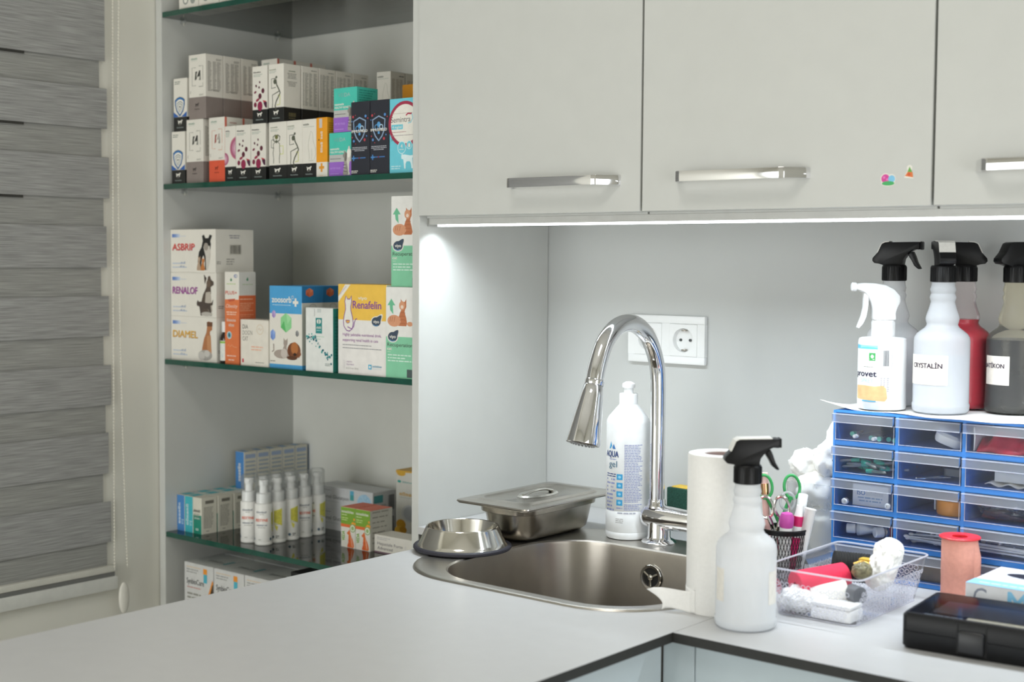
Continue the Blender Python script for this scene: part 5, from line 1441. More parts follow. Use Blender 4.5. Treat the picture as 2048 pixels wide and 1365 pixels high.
def dp(nm, *a, mt=BLUE, bev=0, par=dc):
    q = MB(); q.x = DM; q.box(*a, mt, bev); return q.build(nm, par)


dp('side_panel', CX0, CX0 + .0034, CYF, CYB, 0, CZ1); dp('side_panel', CX1 - .0025, CX1, CYF, CYB, 0, CZ1)
dp('back_panel', CX0 + .0025, CX1 - .0025, CYB - .002, CYB, 0, CZ1, mt=mat('#28527e', .5))
for c in range(1, NC): dp('divider', CX0 + c * PX - .0014, CX0 + c * PX + .0034, CYF, CYB - .002, .0025, CZ1 - .0025)
for r in range(NR + 1):
    zz = r * PZ
    dp('shelf_board', CX0 + .0025, CX1 - .0025, CYF + .0003, CYB - .002, max(0, zz - .0010), zz + (.0058 if r < NR else .0024))
cell = lambda c, r: (CX0 + c * PX + .0042, CX0 + (c + 1) * PX - .0020, (NR - 1 - r) * PZ + .0066, (NR - r) * PZ - .0016)
for r in range(NR):
    for c in range(NC):
        x0, x1, z0, z1 = cell(c, r)
        yf = CYF - .001
        q = MB(); q.x = DM
        q.add([(x0, yf, z0), (x1, yf, z0), (x1, CYB - .006, z0), (x0, CYB - .006, z0)], [(0, 1, 2, 3)], PLAST)
        q.add([(x0, yf, z0), (x0, CYB - .006, z0), (x0, CYB - .006, z1 - .004), (x0, yf, z1)], [(0, 1, 2, 3)], PLAST)
        q.add([(x1, yf, z0), (x1, CYB - .006, z0), (x1, CYB - .006, z1 - .004), (x1, yf, z1)], [(0, 1, 2, 3)], PLAST)
        q.add([(x0, CYB - .006, z0), (x1, CYB - .006, z0), (x1, CYB - .006, z1 - .004), (x0, CYB - .006, z1 - .004)], [(0, 1, 2, 3)], PLAST)
        q.box(x0, x1, yf - .0012, yf, z0, z1, PLAST)
        d = q.build('drawer', dc)
        q = MB(); q.x = DM                                    # grip ledge along the top of the front
        e0, e1, yo, zl = x0 - .0030, x1 - .0005, yf - .0065, z1 - .0125
        q.add([(e0, yo, zl), (e1, yo, zl), (e1, yo, z1 - .001), (e0, yo, z1 - .001)], [(0, 1, 2, 3)], PLASTM)
        q.add([(e0, yo, z1 - .001), (e1, yo, z1 - .001), (e1, yf - .0012, z1), (e0, yf - .0012, z1)], [(0, 1, 2, 3)], PLASTM)
        for ex in (e0, e1): q.add([(ex, yo, zl), (ex, yo, z1 - .001), (ex, yf - .0012, z1), (ex, yf - .0012, zl + .004)], [(0, 1, 2, 3)], PLASTM)
        for y_, z_ in ((yo, z1 - .001), (yo, zl)): q.tube([(e0, y_, z_), (e1, y_, z_)], .0006, PLASTR, 6)
        q.build('grip_ledge', d)
        q = MB(); q.x = DM
        for (a, b) in (((x0 + .0006, z0), (x0 + .0006, zl)), ((x1 - .0006, z0), (x1 - .0006, zl)), ((x0, z0 + .0008), (x1, z0 + .0008))): q.tube([(a[0], yf - .0014, a[1]), (b[0], yf - .0014, b[1])], .0005, PLASTR, 6)
        q.build('moulded_edge', d)

# --- what lies in the drawers
NHUB, NCAP = mat('#3fae97', .35), clear('needle_cap', (.9, .95, .93), .35, .2)
def needle(label, x, y, z, rz, tilt, grp):
    o = thing('injection_needle', label, 'needle', (x, y, z), rz, grp); o.rotation_euler = (0, tilt, rz)
    q = MB(); q.x = Matrix.Rotation(R(90), 4, 'Y'); q.lathe([(.0030, 0), (.0033, .001), (.0030, .010), (.0016, .012)], NHUB, 12); q.lathe([(.0034, -.0005), (.0034, .0012)], NHUB, 12); q.build('hub', o)
    q = MB(); q.x = Matrix.Rotation(R(90), 4, 'Y'); q.lathe([(.0022, .011), (.0020, .036), (.0012, .038)], NCAP, 10); q.build('cover', o)
    return o
rnd = random.Random(5)
x0, x1, z0, z1 = cell(0, 0)
for k, u in enumerate((.20, .50, .66, .80, .92)): needle('green-hubbed needle lying with its hub to the front in the top left drawer', x0 + u * (x1 - x0), -.190 + .004 * (k % 2), z0 + .0045 + (.004 if k == 0 else 0), R(90 + rnd.uniform(-14, 14)), 0, 'needles in the top left drawer')
for u, v in ((.28, .006), (.60, .0045)):
    q = MB(); q.x = Matrix.Rotation(R(90), 4, 'X'); q.lathe([(.0026, 0), (.0028, .0008), (.0028, .010), (.002, .011)], WHITEP, 14)
    tag(q.build('white_stopper', None, (x0 + u * (x1 - x0), -.188, z0 + v)), 'tiny white stopper lying among the needles in the top left drawer', 'stopper', 'white stoppers in the top left drawer')
x0, x1, z0, z1 = cell(0, 1)
for k in range(22): needle('green-hubbed needle in the heap of the second drawer down at left', x0 + .012 + rnd.random() * (x1 - x0 - .035), -.192 + rnd.random() * .05, z0 + .004 + .014 * rnd.random(), rnd.uniform(-.7, .7) + (PI if rnd.random() < .35 else 0), rnd.uniform(-.12, .12), 'needles heaped in the drawer')
x0, x1, z0, z1 = cell(1, 0)
o = thing('computer_mouse', 'white rounded plug-in device with a cable in the top middle drawer', 'device', (x0 + .058, -.165, z0 + .0145), R(0)); o.rotation_euler = (R(8), R(20), R(15))
q = MB(); q.loft([rr(-.018, .018, -.026, .026, .010, -.0075), rr(-.0195, .0195, -.0275, .0275, .011, -.003), rr(-.0195, .0195, -.0275, .0275, .011, .004), rr(-.016, .016, -.024, .024, .010, .0075)], WHITEP); q.build('shell', o)
q = MB(); q.tube(catmull([(.019, -.01, 0), (.026, -.014, .002), (.027, 0, .006), (.022, .02, .004)], 5), .0013, mat('#cfd0d0', .5), 8); q.build('cable', o)
x0, x1, z0, z1 = cell(2, 0)
o = thing('red_pouch', 'folded shiny dark red cloth filling the top right drawer', 'cloth', (x0 + .048, -.150, z0 + .0004))
q = MB(); gx, gy = 22, 10; vs = []
for i in range(gx + 1):
    for j in range(gy + 1):
        u, v = i / gx, j / gy
        hgt = .027 + .008 * noise.noise(Vector((u * 5, v * 3, 1.3))) - .012 * abs(math.sin(u * 5.2 + 1.1)) ** 6
        vs.append(((u - .5) * .076, -.046 + v * .075 + (.006 * math.sin(u * 9) if j == 0 else 0), max(.0005, hgt * min(1, v * 3.2) if v < .31 else hgt)))
q.add(vs, [(i * (gy + 1) + j, (i + 1) * (gy + 1) + j, (i + 1) * (gy + 1) + j + 1, i * (gy + 1) + j + 1) for i in range(gx) for j in range(gy)], mat('#d01c3c', .35, var=.15, scale=40), True)
q.build('cloth', o); o.children[0].modifiers.new('t', 'SOLIDIFY').thickness = .001
q = MB(); q.prism([(-.0418, .001), (-.0408, .002), (-.0395, .018), (-.0405, .032), (-.0425, .0325), (-.0415, .018)], 'y', -.046, .02, WHITEP); q.build('white_band', o)
x0, x1, z0, z1 = cell(1, 1)
for k in range(5):
    a = (x0 + .022 + .006 * k, -.196 + .01 * k, z0 + .0025); b = (x0 + .060 + .005 * k, -.17 + .012 * k, z0 + .004 + .002 * k)
    q = MB(); q.tube([(0, 0, 0), tuple(Vector(b) - Vector(a))], .0013, STEELB, 8); q.sphere((0, 0, 0), .002, STEELB, 8, 6)
    tag(q.build('metal_probe', None, a), 'thin steel probe lying in the middle drawer of the second row', 'probe', 'steel probes in the drawer')
q = MB(); q.loft([rr(-.017, .017, -.02, .02, .004, 0), rr(-.017, .017, -.02, .02, .004, .010)], clear('smoke_case', (.5, .53, .56), .25, .1)); tag(q.build('clear_case', None, (x0 + .066, -.15, z0 + .006)), 'small smoky plastic case at the right of the middle drawer of the second row', 'case')
x0, x1, z0, z1 = cell(2, 1)
q = MB(); q.box(-.029, .029, -.03, .03, 0, .013, mat('#d8d8d2', .5), .001); tag(q.build('white_packet', None, (x0 + .058, -.150, z0 + .0072)), 'flat white packet lying on folded paper in the right drawer of the second row', 'packet')
q = MB(); gx = 16; vs = []
for i in range(gx + 1):
    for j in range(2): vs.append((-.038 + i * .0045, -.035 + j * .075, .0030 + .0022 * math.sin(i * 1.1 + j)))
q.add(vs, [(2 * i, 2 * i + 2, 2 * i + 3, 2 * i + 1) for i in range(gx)], WHT, True)
p_ = q.build('folded_paper', None, (x0 + .056, -.150, z0 + .0010)); p_.modifiers.new('t', 'SOLIDIFY').thickness = .0012; tag(p_, 'folded white paper under the packet in the right drawer of the second row', 'paper')
x0, x1, z0, z1 = cell(0, 2)
carton('slide_box', 'small white box with blue lettering in the left drawer of the third row', x0 + .019, x0 + .073, -.188, .03, z0 + .0004, .029, [(1, mat('#e6e8ea', .5))], lambda A, W, h, d, s, t: (A.text('ISO', W * .13, h * .52, h * .22, ink('#3f74b8'), width=W * .22, bold=.02), A.word('TECHNIKA', W * .38, h * .52, h * .19, ink('#cfd4da'), width=W * .48), A.fine(W * .14, W * .84, h * .36, 2, h * .15, ink('#9db4cc'), rag=.2, al='C', th=h * .07)))
for u, v in ((.12, 0), (.86, 0)):
    q = MB(); q.x = Matrix.Rotation(R(90), 4, 'X'); q.lathe([(.0040, 0), (.0045, .001), (.0045, .007), (.0035, .008), (.0015, .008), (.0012, .0065), (.0001, .0065)], WHITEP, 20, True, False)
    tag(q.build('round_bung', None, (x0 + u * (x1 - x0), -.1895, z0 + .0048)), 'round white cap standing %s the small white box in the drawer' % ('left of' if u < .5 else 'at the right of'), 'cap', 'white caps in the drawer')
x0, x1, z0, z1 = cell(1, 2)
o = thing('tape_roll', 'flat orange roll lying in the middle drawer of the third row', 'tape', (x0 + .064, -.165, z0 + .0005))
q = MB(); q.lathe([(.010, 0), (.0225, 0), (.0235, .002), (.0235, .0180), (.0225, .0195), (.010, .0195), (.010, 0)], mat('#e8982a', .4), 40, False, False); q.build('roll', o)
q = MB(); q.box(-.026, -.0232, -.008, .004, .004, .018, mat('#c9cdd0', .4), .001); q.build('tab', o)
x0, x1, z0, z1 = cell(2, 2)
o = thing('forceps_bag', 'dark red instrument in a crumpled clear bag in the right drawer of the third row', 'bag', (x0 + .045, -.165, z0 + .0006))
q = MB(); q.prism([(-.034, .003), (-.030, .011), (-.010, .0125), (.010, .008), (.034, .006), (.034, .003), (.008, .002), (-.02, .001)], 'y', -.012, .012, mat('#5a1c28', .3), .001); q.build('instrument', o)
b = bmesh.new(); bmesh.ops.create_icosphere(b, subdivisions=4, radius=1)
for v in b.verts: v.co = Vector((v.co.x * .041, v.co.y * .03, .0165 + v.co.z * .0155)) + v.co * .0035 * noise.noise(v.co * 5)
q = MB(); q.bm(b, clear('bag_gloss', (.93, .94, .96), .04, .08), False); q.build('clear_bag', o)
x0, x1, z0, z1 = cell(0, 3)
def ointment(label, x, y, z, rz, cap_r, tubem, ring):
    o = thing('ointment_tube', label, 'tube', (x, y, z), rz)
    X = Matrix.Rotation(R(90), 4, 'Y')
    q = MB(); q.loft([[(0 + s_, .0095 * (1 - .0 * t) * math.cos(2 * PI * i / 20), max(.0008, .0095 * (1 - t)) * math.sin(2 * PI * i / 20)) for i in range(20)] for s_, t in ((.013, .0), (.016, .0), (.030, .35), (.044, .9), (.047, .95))], tubem); q.build('tube_body', o)
    q = MB(); q.x = X; q.lathe([(cap_r * .85, -.003), (cap_r, -.002), (cap_r * 1.05, .009), (cap_r * .9, .010)], WHITEP, 22); q.build('cap', o)
    q = MB(); q.x = X; q.lathe([(cap_r * .7, .010), (.0095, .0125), (.0097, .0150), (.0095, .0160)], ring, 24, False, False); q.build('shoulder', o)
    return o
ointment('white ointment tube, left one in the left drawer of the fourth row', x0 + .013, -.186, z0 + .0115, R(22), .0068, mat('#e4e6e8', .4), mat('#c9ced2', .3))
ointment('silver and dark red ointment tube in the left drawer of the fourth row', x0 + .057, -.190, z0 + .0115, R(48), .0072, mat('#a01c3c', .4), STEELB)
SW = mat('#f0efec', .8); SWS = mat('#dfe2e4', .5)
def swabs(c, r, n, grp, lab):
    x0, x1, z0, z1 = cell(c, r)
    q = MB(); q.tube([(-.036, 0, 0), (.036, 0, 0)], .0011, SWS, 6)
    for e in (-.036, .036): q.sphere((e, 0, 0), .0024, SW, 8, 6, (1.7, 1, 1))
    first = q.build('cotton_swab')
    for k in range(n):
        o = first if k == 0 else first.copy()
        if k: COL.objects.link(o)
        o.location = (x0 + .045 + rnd.uniform(-.004, .004), -.195 + .055 * rnd.random(), z0 + .0035 + .014 * rnd.random() * (1 if k > 8 else .3))
        o.rotation_euler = (0, rnd.uniform(-.06, .06), rnd.choice((rnd.uniform(-.25, .25), rnd.uniform(-.25, .25), R(90) + rnd.uniform(-.4, .4))))
        if abs(o.rotation_euler[2]) > 1: o.location.y = -.140 + rnd.uniform(-.006, .006)
        tag(o, lab, 'cotton swab', grp)
swabs(1, 3, 30, 'cotton swabs in the middle drawer', 'white cotton swab in the middle drawer of the fourth row')
swabs(2, 3, 34, 'cotton swabs in the right drawer', 'white cotton swab in the right drawer of the fourth row')
x0, x1, z0, z1 = cell(1, 4)
q = MB(); q.box(-.03, .03, -.04, .04, 0, .024, mat('#8a7a62', .6, var=.2, scale=40), .003); tag(q.build('brown_parcel', None, (x0 + .050, -.150, z0 + .0004)), 'brownish parcel in the lowest middle drawer', 'parcel')

# paper spread over the cabinet under the bottles
q = MB(); gx, gy = 40, 14; vs = []
for i in range(gx + 1):
    for j in range(gy + 1):
        u, v = i / gx, j / gy
        x = .668 + u * .292 + (.012 * (1 - v) * (1 - u) ** 2 * -1); y = -.2085 + v * .140 + .010 * math.sin(u * 7) * (1 - v) * (u < .9)
        k = max(0, 1 - u / .16) * max(0, 1 - v / .6)
        vs.append((x, y,   .23440 + .012 * k ** 1.4 + .0006 * (1 + math.sin(u * 21 + v * 4)) * (.3 if .1 < v else 1)))
q.add(vs, [(i * (gy + 1) + j, (i + 1) * (gy + 1) + j, (i + 1) * (gy + 1) + j + 1, i * (gy + 1) + j + 1) for i in range(gx) for j in range(gy)], PT, True)
p_ = q.build('paper_sheet'); p_.modifiers.new('t', 'SOLIDIFY').thickness = .0004
tag(p_, 'white paper sheet under the spray bottles on the drawer cabinet, its corner curling up', 'paper')

# ------------------------------------------------------------------ clear box of cotton wool left of the cabinet
o = thing('clear_box', 'clear plastic box holding cotton wool, between the wall and the drawer cabinet', 'box', (.628, -.125, .0003))
q = MB(); q.loft([rr(-.036, .036, -.050, .050, .008, 0), rr(-.0415, .0415, -.0555, .0555, .009, .120), rr(-.0445, .0435, -.0580, .0580, .010, .1205)], BAGM, True, False); q.build('box_wall', o)
COT = mat('#f4f3ef', .95, var=.03, scale=120, bump=.9, sheen=.4)
def fluff(name, blobs, seed, amp=.006, sub=4):
    q = MB()
    for bi, (c, r_, s3) in enumerate(blobs):
        b = bmesh.new(); bmesh.ops.create_icosphere(b, subdivisions=sub, radius=1)
        for v in b.verts:
            n_ = v.co.normalized(); d = 1 + .22 * noise.noise(n_ * 2.2 + Vector((seed + bi, 0, 0))) + .10 * noise.noise(n_ * 6 + Vector((seed, bi, 0))) + .05 * noise.noise(n_ * 15)
            v.co = Vector((c[0] + n_.x * r_ * s3[0] * d, c[1] + n_.y * r_ * s3[1] * d, c[2] + n_.z * r_ * s3[2] * d))
        q.bm(b, COT, True)
    return q
q = fluff('cotton', [((0, 0, .045), .030, (.95, 1.4, 1.35)), ((-.010, -.01, .105), .030, (1.0, 1.2, .9)), ((-.034, -.005, .140), .024, (1, 1, .9)), ((.008, -.004, .150), .026, (1.05, 1.1, 1.1)), ((.016, .004, .184), .018, (1, 1.1, 1.35)), ((-.020, 0, .118), .024, (1.2, 1, .9)), ((.020, .006, .208), .010, (.8, .9, 1.1))], 3)
tag(q.build('cotton_wool', None, (.628, -.125, .0010), 80), 'large wad of white cotton wool bulging out of the clear box', 'cotton wool')

# ------------------------------------------------------------------ mesh pen cup and what it holds
CUX, CUY = .6550, -.3050
o = thing('mesh_cup', 'black wire mesh pen cup behind the spray bottle', 'cup', (CUX, CUY, .0003))
q = MB()
n = 44
r_at = lambda z_: .0255 + (.0320 - .0255) * z_ / .077
for s_ in (1, -1):
    for k in range(n):
        a = 2 * PI * k / n
        q.tube([(r_at(z_) * math.cos(a + s_ * z_ * 9), r_at(z_) * math.sin(a + s_ * z_ * 9), z_) for z_ in (.003, .022, .040, .058, .075)], .00050, BLACKP, 4, False)
w_ = q.build('wire_mesh', o); w_['kind'] = 'stuff'
q = MB()
q.tube([(.0322 * math.cos(2 * PI * k / 40), .0322 * math.sin(2 * PI * k / 40), .0765) for k in range(41)], .0013, BLACKP, 8, False); q.lathe([(.0316, .0705), (.0322, .0705), (.0326, .0765), (.0318, .0765)], BLACKP, 40, False, False); q.build('rim', o)
q = MB(); q.lathe([(.0001, .0008), (.0255, .0008), (.0258, 0), (.0262, .003)], BLACKP, 36, False, False); q.build('base', o)
CV = Vector((CUX, CUY, 0)); RV = Vector((math.cos(CR), math.sin(CR), 0)); BV = Vector((-math.sin(CR), math.cos(CR), 0))
def cupP(r_, b_, z_): return CV + RV * r_ + BV * b_ + Vector((0, 0, z_))


def scissors(label, foot, tip, ring_r, mt, blade, open_=.014, flip=1):
    """handle loops up, blades down in the cup"""
    o = thing('scissors', label, 'scissors', foot)
    ax = (Vector(tip) - Vector(foot)); L = ax.length; ax.normalize()
    side_ = RV.copy()
    for s_ in (-1, 1):
        q = MB()
        q.tube([ax * .002 + side_ * s_ * .001, ax * (L * .55)], [.0012, .0028], blade, 8, True, .5); q.build('blade', o)
        q = MB()
        st = ax * (L * .52); c = ax * (L - ring_r * 1.5) + side_ * s_ * open_
        q.tube(catmull([st, ax * (L * .66) + side_ * s_ * open_ * .4, c - ax * ring_r * 1.2 - side_ * s_ * ring_r * .2], 5), [.0030] * 11, mt, 8)
        q.tube([c + ax * (ring_r * 1.5 * math.sin(2 * PI * k / 22)) + side_ * (ring_r * math.cos(2 * PI * k / 22)) for k in range(23)], .0021, mt, 8, False)
        q.build('handle_loop', o)
    return o


scissors('scissors with green plastic handles in the mesh cup', cupP(.002, .006, .003), cupP(-.0080, .012, .1480), .0108, mat('#2f9a52', .4), STEELB, .0190)
scissors('small steel scissors with bare metal handle loops in the mesh cup', cupP(-.004, -.006, .003), cupP(-.0180, -.010, .1220), .0100, STEELB, STEELB, .0110)
def pen(name, label, cat, a, b, parts):
    o = thing(name, label, cat, a)
    ax = Vector(b) - Vector(a); rot = ax.to_track_quat('Z', 'Y').to_matrix().to_4x4(); L = ax.length
    for nm, prof, mt in parts:
        q = MB(); q.x = rot; q.lathe([(r_, t * L) for r_, t in prof], mt, 20, True, True); q.build(nm, o)
    return o
pen('thermometer', 'white digital thermometer with a pink cap in the mesh cup', 'thermometer', cupP(-.004, -.018, .004), cupP(-.0010, -.0240, .1030), [('body', [(.006, 0), (.0072, .1), (.0085, .80)], WHITEP), ('pink_cap', [(.0086, .79), (.0098, .82), (.0098, .93), (.0075, .985), (.003, 1)], mat('#b8489c', .4))])
pen('lip_balm_tube', 'white and magenta tube leaning in the mesh cup', 'tube', cupP(.008, -.010, .004), cupP(.0200, -.010, .1180), [('body', [(.007, 0), (.007, .80)], mat('#c81c64', .4)), ('label_band', [(.0072, .55), (.0072, .68)], WHITEP), ('neck', [(.006, .80), (.005, .86), (.0042, .93)], WHITEP)])
pen('white_marker', 'white marker with a flat white cap leaning to the right in the mesh cup', 'marker', cupP(.010, .004, .004), cupP(.0270, .0060, .1230), [('body', [(.0055, 0), (.0055, .78)], WHITEP), ('cap', [(.0068, .78), (.0068, .99), (.006, 1)], WHITEP)])
pen('plastic_tube', 'hollow white plastic tube at the right of the mesh cup', 'tube', cupP(.014, -.012, .004), cupP(.0330, -.0140, .1060), [('tube_wall', [(.0062, 0), (.0075, .99), (.0078, 1)], mat('#e3e4e2', .4))])
pen('makeup_brush', 'pale pink brush handle with a rose gold band behind the spray bottle', 'brush', cupP(-.016, .012, .004), cupP(-.0250, .0200, .1500), [('handle', [(.004, 0), (.005, .80)], mat('#e8b9b4', .4)), ('ferrule', [(.0056, .80), (.0058, .90)], mat('#d8a07c', .15, 1.)), ('tip', [(.0054, .90), (.005, 1)], mat('#ecc4c0', .5))])
q = MB(); q.tube([cupP(-.012, .0, .1020) + RV * (.010 * math.cos(2 * PI * k / 20)) + Vector((0, 0, .012 + .0125 * math.sin(2 * PI * k / 20))) + RV * .016 for k in range(21)], .0018, clear('loop_clear', (.95, .96, .96), .4, .1), 8, False); q.tube([cupP(.004, 0, .1010), cupP(.002, 0, .004)], .0016, clear('loop_clear', (.95, .96, .96), .4, .1), 8)
tag(q.build('clear_loop'), 'clear plastic loop handle standing in the mesh cup', 'loop')

# ------------------------------------------------------------------ perforated clear basket and its contents
BKX0, BKX1, BKY0, BKY1, BKH = .7160, .8465, -.4700, -.2620, .0600
bk = thing('clear_basket', 'clear plastic tray with rows of round holes, holding bandages', 'basket', ((BKX0 + BKX1) / 2, (BKY0 + BKY1) / 2, .0004))
hx, hy = (BKX1 - BKX0) / 2, (BKY1 - BKY0) / 2
ins = .013
ed = lambda t: ins * (1 - t)
PB = clear('basket_plastic', (.99, .99, 1), .05, .06, (.93, .93, 1), 1.3, .55)
q = MB(); q.loft([rr(-hx + ins, hx - ins, -hy + ins, hy - ins, .008, 0), rr(-hx, hx, -hy, hy, .012, BKH)], PB, True, False); q.build('wall', bk)
q = MB(); lp = rr(-hx, hx, -hy, hy, .012, BKH); q.tube([Vector(p) for p in lp] + [Vector(lp[0])], .0012, PLASTR, 8, False)
lp = rr(-hx + ins, hx - ins, -hy + ins, hy - ins, .008, .0008); q.tube([Vector(p) for p in lp] + [Vector(lp[0])], .0009, PLASTR, 6, False)
q.build('rim', bk)
q = MB()
def rings(P0, U, n, V, rows, r_):
    N_ = U.cross(V).normalized()
    for i in range(n):
        for j in rows:
            c = P0 + U * ((i + .5 + (.5 if j % 2 else 0)) / (n + .5)) + V * j
            u_, v_ = U.normalized(), V.normalized()
            q.tube([c + u_ * (r_ * math.cos(2 * PI * k / 10)) + v_ * (r_ * math.sin(2 * PI * k / 10)) for k in range(11)], .00042, PLASTR, 4, False)
for (a, b, ra, rb) in (((-hx, -hy), (hx, -hy), 1, 1), ((hx, -hy), (hx, hy), 1, 1), ((hx, hy), (-hx, hy), 1, 1), ((-hx, hy), (-hx, -hy), 1, 1)):
    a3, b3 = Vector((*a, 0)), Vector((*b, 0)); L = (b3 - a3).length
    inn = Vector((-(b3 - a3).y, (b3 - a3).x, 0)).normalized()
    U = (b3 - a3).normalized(); V = (Vector((0, 0, BKH)) - inn * ins)
    for j in range(6):
        t = .10 + j * .115
        o0 = a3 + U * (ins * (1 - t) + .010) + inn * (ins * (1 - t)) + Vector((0, 0, BKH * t)); o1 = b3 - U * (ins * (1 - t) + .010) + inn * (ins * (1 - t)) + Vector((0, 0, BKH * t))
        m_ = int(L / .0092)
        for i in range(m_):
            c = o0 + (o1 - o0) * ((i + (.5 if j % 2 else 0)) / m_)
            vv = V.normalized()
            q.tube([c + U * (.0028 * math.cos(2 * PI * k / 10)) + vv * (.0028 * math.sin(2 * PI * k / 10)) - inn * .0005 for k in range(11)], .00042, PLASTR, 4, False)
w_ = q.build('perforation_rings', bk); w_['kind'] = 'stuff'
# contents
def roll(name, label, cat, a, b, r_, mt, inner=.3, ribs=0, sc_=1.):
    o = thing(name, label, cat, a)
    ax = Vector(b) - Vector(a); rot = ax.to_track_quat('Z', 'Y').to_matrix().to_4x4(); L = ax.length
    q = MB(); q.x = rot
    prof = [(r_ * inner, 0), (r_ * .94, 0), (r_, .0012)]
    if ribs:
        for k in range(ribs): prof += [(r_, L * (k + .1) / ribs), (r_ * .95, L * (k + .5) / ribs), (r_, L * (k + .9) / ribs)]
    prof += [(r_, L - .0012), (r_ * .94, L), (r_ * inner, L), (r_ * inner, 0)]
    q.lathe(prof, mt, 40, False, False); q.build('wound_band', o)
    if inner < .25:
        q = MB(); q.x = rot; q.lathe([(.0001, L * .98), (r_ * inner, L * .98)], mt, 20, False, False); q.build('core', o)
    return o
roll('red_bandage_roll', 'bright red self-adhesive bandage roll lying in the clear basket', 'bandage', (.7420, -.4340, .0330), (.7800, -.3740, .0400), .0185, mat('#e2284e', .75, var=.06, scale=300, bump=.5), .25)
roll('black_bandage_roll', 'black ribbed elastic band roll at the back of the clear basket', 'bandage', (.7480, -.3420, .0450), (.7860, -.3160, .0410), .0195, mat('#141412', .8, var=.3, scale=300), .2, 13)
q = fluff('gauze', [((0, 0, .016), .016, (1.5, 1.1, 1)), ((.022, .006, .014), .014, (1.3, 1.1, 1))], 9)
tag(q.build('gauze_wad', None, (.750, -.440, .0020), 80), 'crumpled white gauze in the left front corner of the clear basket', 'gauze')
q = MB(); q.box(-.027, .027, -.018, .018, 0, .0155, mat('#f3f3f1', .8, bump=.3, scale=200), .003, 2); q.box(-.026, .026, -.0175, .0175, .0157, .021, mat('#f0f0ee', .8), .002)
tag(q.build('gauze_pad', None, (.8010, -.4360, .0014)), 'thick white gauze pad in the right front corner of the clear basket', 'gauze')
roll('white_bandage_roll', 'rolled white gauze bandage in front in the clear basket', 'bandage', (.7640, -.4300, .0190), (.8000, -.4050, .0300), .0150, mat('#ebe9e2', .85, bump=.5, scale=300), .15)
o = roll('grey_cap_roll', 'roll of tape with a dark grey end showing through the basket corner', 'tape', (.8050, -.4080, .0300), (.8230, -.4180, .0300), .0110, mat('#55595e', .5), .2)
q = MB(); q.tube(catmull([(0, 0, 0), (.010, .006, .004), (.022, .004, .002), (.030, .012, .006)], 4), .0035, mat('#c79a4a', .3, .7), 10); q.box(.004, .020, .004, .016, .003, .009, mat('#d8b03c', .4), .001)
tag(q.build('brass_clip', None, (.7850, -.3580, .0530)), 'brass and yellow clip on top of the bandages in the clear basket', 'clip')
b = bmesh.new(); bmesh.ops.create_icosphere(b, subdivisions=4, radius=1)
for v in b.verts: v.co = Vector((v.co.x * .013, v.co.y * .013, .009 + v.co.z * .011)) * (1 + .12 * noise.noise(v.co * 4))
q = MB(); q.bm(b, mat('#7a7458', .35, var=.5, scale=160), True); tag(q.build('wire_ball', None, (.8080, -.3830, .0440)), 'small ball of tangled olive brown thread in the clear basket', 'thread')
q = MB()
b = bmesh.new(); bmesh.ops.create_icosphere(b, subdivisions=5, radius=1)
axis = Vector((.10, .30, .50)).normalized(); e1 = axis.cross(Vector((0, 0, 1))).normalized(); e2 = axis.cross(e1)
for v in b.verts:
    n_ = v.co.copy(); d = 1 + .14 * noise.noise(n_ * 2.5 + Vector((4, 0, 0))) + .13 * noise.noise(n_ * 6) + .10 * noise.noise(n_ * 15) + .05 * noise.noise(n_ * 40)
    kz = max(-1, min(1, n_.z)); rr_ = min(1, (1 - abs(kz) ** 3.5) ** .5 + .02)
    ll = Vector((n_.x, n_.y, 0)); ll = ll.normalized() if ll.length > 1e-6 else Vector((1, 0, 0))
    if abs(kz) > .97: rr_ *= math.sqrt(max(0, 1 - kz * kz)) / .243
    v.co = (e1 * ll.x + e2 * ll.y) * (.0185 * rr_ * d) + axis * (kz * .036)
q.bm(b, COT, True); tag(q.build('cotton_roll', None, (.8180, -.3400, .0560), 80), 'thick fluffy roll of cotton wool leaning out of the clear basket', 'cotton wool')

# ------------------------------------------------------------------ spool of pink tape, packet, glove box, black case
o = thing('pink_tape_spool', 'skin-coloured plaster tape on a red spool standing before the drawer cabinet', 'tape', (.8780, -.2440, .0003))
PK = mat('#dd9c8b', .75, var=.05, scale=200, bump=.4)
q = MB(); q.lathe([(.012, .002), (.0225, .002), (.0228, .004), (.0228, .0360), (.0231, .0365), (.0230, .0820), (.0222, .0835), (.012, .0835)], PK, 44, False, False)
q.build('wound_tape', o)
q = MB(); a0 = vd(.878, -.244) + 1.35
q.loft([[( (.0226 + .0048 * math.sin(PI * t) * s_) * math.cos(a0 + (t - .5) * .9), (.0226 + .0048 * math.sin(PI * t) * s_) * math.sin(a0 + (t - .5) * .9), z_) for t in [k / 10 for k in range(11)]] for z_, s_ in ((.018, .2), (.030, .9), (.045, 1), (.060, 1), (.070, .5), (.078, .1))], PK, False, False, True, False); q.build('loose_end', o)
RS = mat('#e23038', .35)
q = MB(); q.lathe([(.0095, .0830), (.0095, .0855), (.0150, .0862), (.0255, .0862), (.0265, .0852), (.0258, .0838), (.0225, .0834)], RS, 44, False, False); q.lathe([(.0098, .0858), (.0090, .0700), (.0001, .0690)], mat('#c4242e', .4), 32, False, False); q.build('spool_top', o)
q = MB(); q.lathe([(.0001, 0), (.025, 0), (.0258, .001), (.0225, .002)], RS, 40, False, False); q.build('spool_foot', o)
o = thing('sealed_packet', 'flat white paper packet lying between the basket and the black case', 'packet', (.8800, -.3000, .0003), R(62))
q = MB(); q.box(-.040, .040, -.011, .011, 0, .0012, mat('#e2e4e6', .5), .0004); q.build('paper', o)
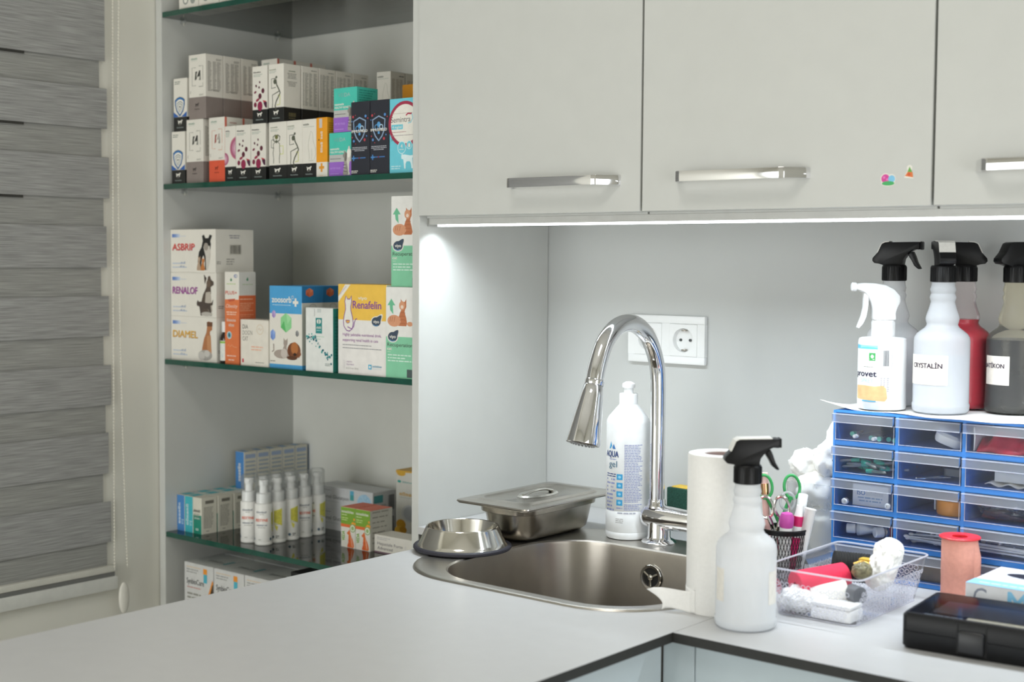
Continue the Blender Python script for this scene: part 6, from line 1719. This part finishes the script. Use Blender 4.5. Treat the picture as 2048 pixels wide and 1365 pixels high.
A = Art(); A.plane((-.04, -.011, .0012), (1, 0, 0), (0, 1, 0), (0, 0, 1)); A.fine(.048, .078, .017, 5, .003, ink('#6f7880')); A.rect(.002, .002, .03, .020, ink('#cfd4d8')); A.build(o)

def a_glove(A, W, h, d, side, top):
    A.text('C', W * .05, h * .45, h * .48, ink('#8a90a0'), width=W * .08); A.text('M', W * .26, h * .42, h * .52, ink('#86c8ec'), width=W * .11, bold=.03)
    top()
    A.rect(0, 0, W, d * .26, ink('#8cc6ee')); A.fine(W * .06, W * .62, d * .09, 1, .006, ink('#c9e4f6'), rag=0, th=.005)
    for k in range(9): A.circ(W * (.16 + .09 * k), d * .93, .0016, ink('#8a8fa0'))
    A.circ(W * .37, d * .64, W * .28, ink('#d5d8e2'), d * .17); A.circ(W * .37, d * .64, W * .255, mat('#171a2e', .8), d * .145)
carton('glove_box', 'white and light blue dispenser box with an oval opening, behind the black case', .9270, 1.1300, -.3460, .1180, .0004, .0500, [(1, mat('#e4e6ea', .45))], a_glove, top=mat('#e2e2ea', .45))

CS = thing('black_case', 'shallow black plastic case with a smoky lid and a front latch on the worktop edge', 'case', (.9147, -.5030, .0003), R(5))
BKP = mat('#0b0c0f', .42, var=.12, scale=90, spec=.3)
Lx, Ly, Hc = .2900, .1240, .0417
q = MB(); q.loft([rr(.003, Lx - .003, .003, Ly - .003, .006, 0), rr(0, Lx, 0, Ly, .007, .004), rr(0, Lx, 0, Ly, .007, .0205)], BKP, True, True); q.build('tray', CS)
q = MB(); q.loft([rr(0, Lx, 0, Ly, .007, .0212), rr(0, Lx, 0, Ly, .007, .0385), rr(.0025, Lx - .0025, .0025, Ly - .0025, .006, Hc)], mat('#0b0c0f', .38, var=.1, scale=90, spec=.3), True, False)
l = q.build('lid', CS)
q = MB()
q.loft([rr(.0025, Lx - .0025, .0025, Ly - .0025, .006, Hc), rr(.006, Lx - .006, .006, Ly - .006, .004, Hc + .0002)], BKP, False, False); q.build('lid_rim', l)
q = MB(); q.add([(.006, .006, Hc + .0002), (Lx - .006, .006, Hc + .0002), (Lx - .006, Ly - .006, Hc + .0002), (.006, Ly - .006, Hc + .0002)], [(0, 1, 2, 3)], clear('smoked_pane', (.78, .78, .8), .03, .10, (.3, .3, .33), gl=.7)); q.build('smoked_pane', l)
q = MB(); q.box(.066, Lx - .01, .008, .034, .0365, .0375, mat('#d6cfb6', .85, var=.1, scale=200, bump=.4), .0004); q.build('felt_strip', CS)
q = MB(); q.box(.02, Lx - .012, .05, Ly - .012, .0330, .0345, mat('#2a2d36', .5, var=.4, scale=160)); q.build('inlay', CS)
A = Art(); A.plane((.016, .006, .0372), (1, 0, 0), (0, 1, 0), (0, 0, 1)); A.fine(.002, .048, .018, 3, .005, ink('#aab4bb'), rag=.2); A.build(CS)
q = MB(); q.loft([rr(.066, .094, -.0045, .002, .002, .0065), rr(.0655, .0945, -.0050, .002, .002, .0090), rr(.0655, .0945, -.0050, .002, .002, .0290), rr(.067, .093, -.0035, .002, .002, .0310)], mat('#131418', .35), True, True); q.build('latch', CS)
q = MB(); q.box(.0635, .0650, -.0008, .002, .004, .0385, mat('#08080a', .6)); q.box(.0950, .0965, -.0008, .002, .004, .0385, mat('#08080a', .6)); q.build('latch_slot', CS)
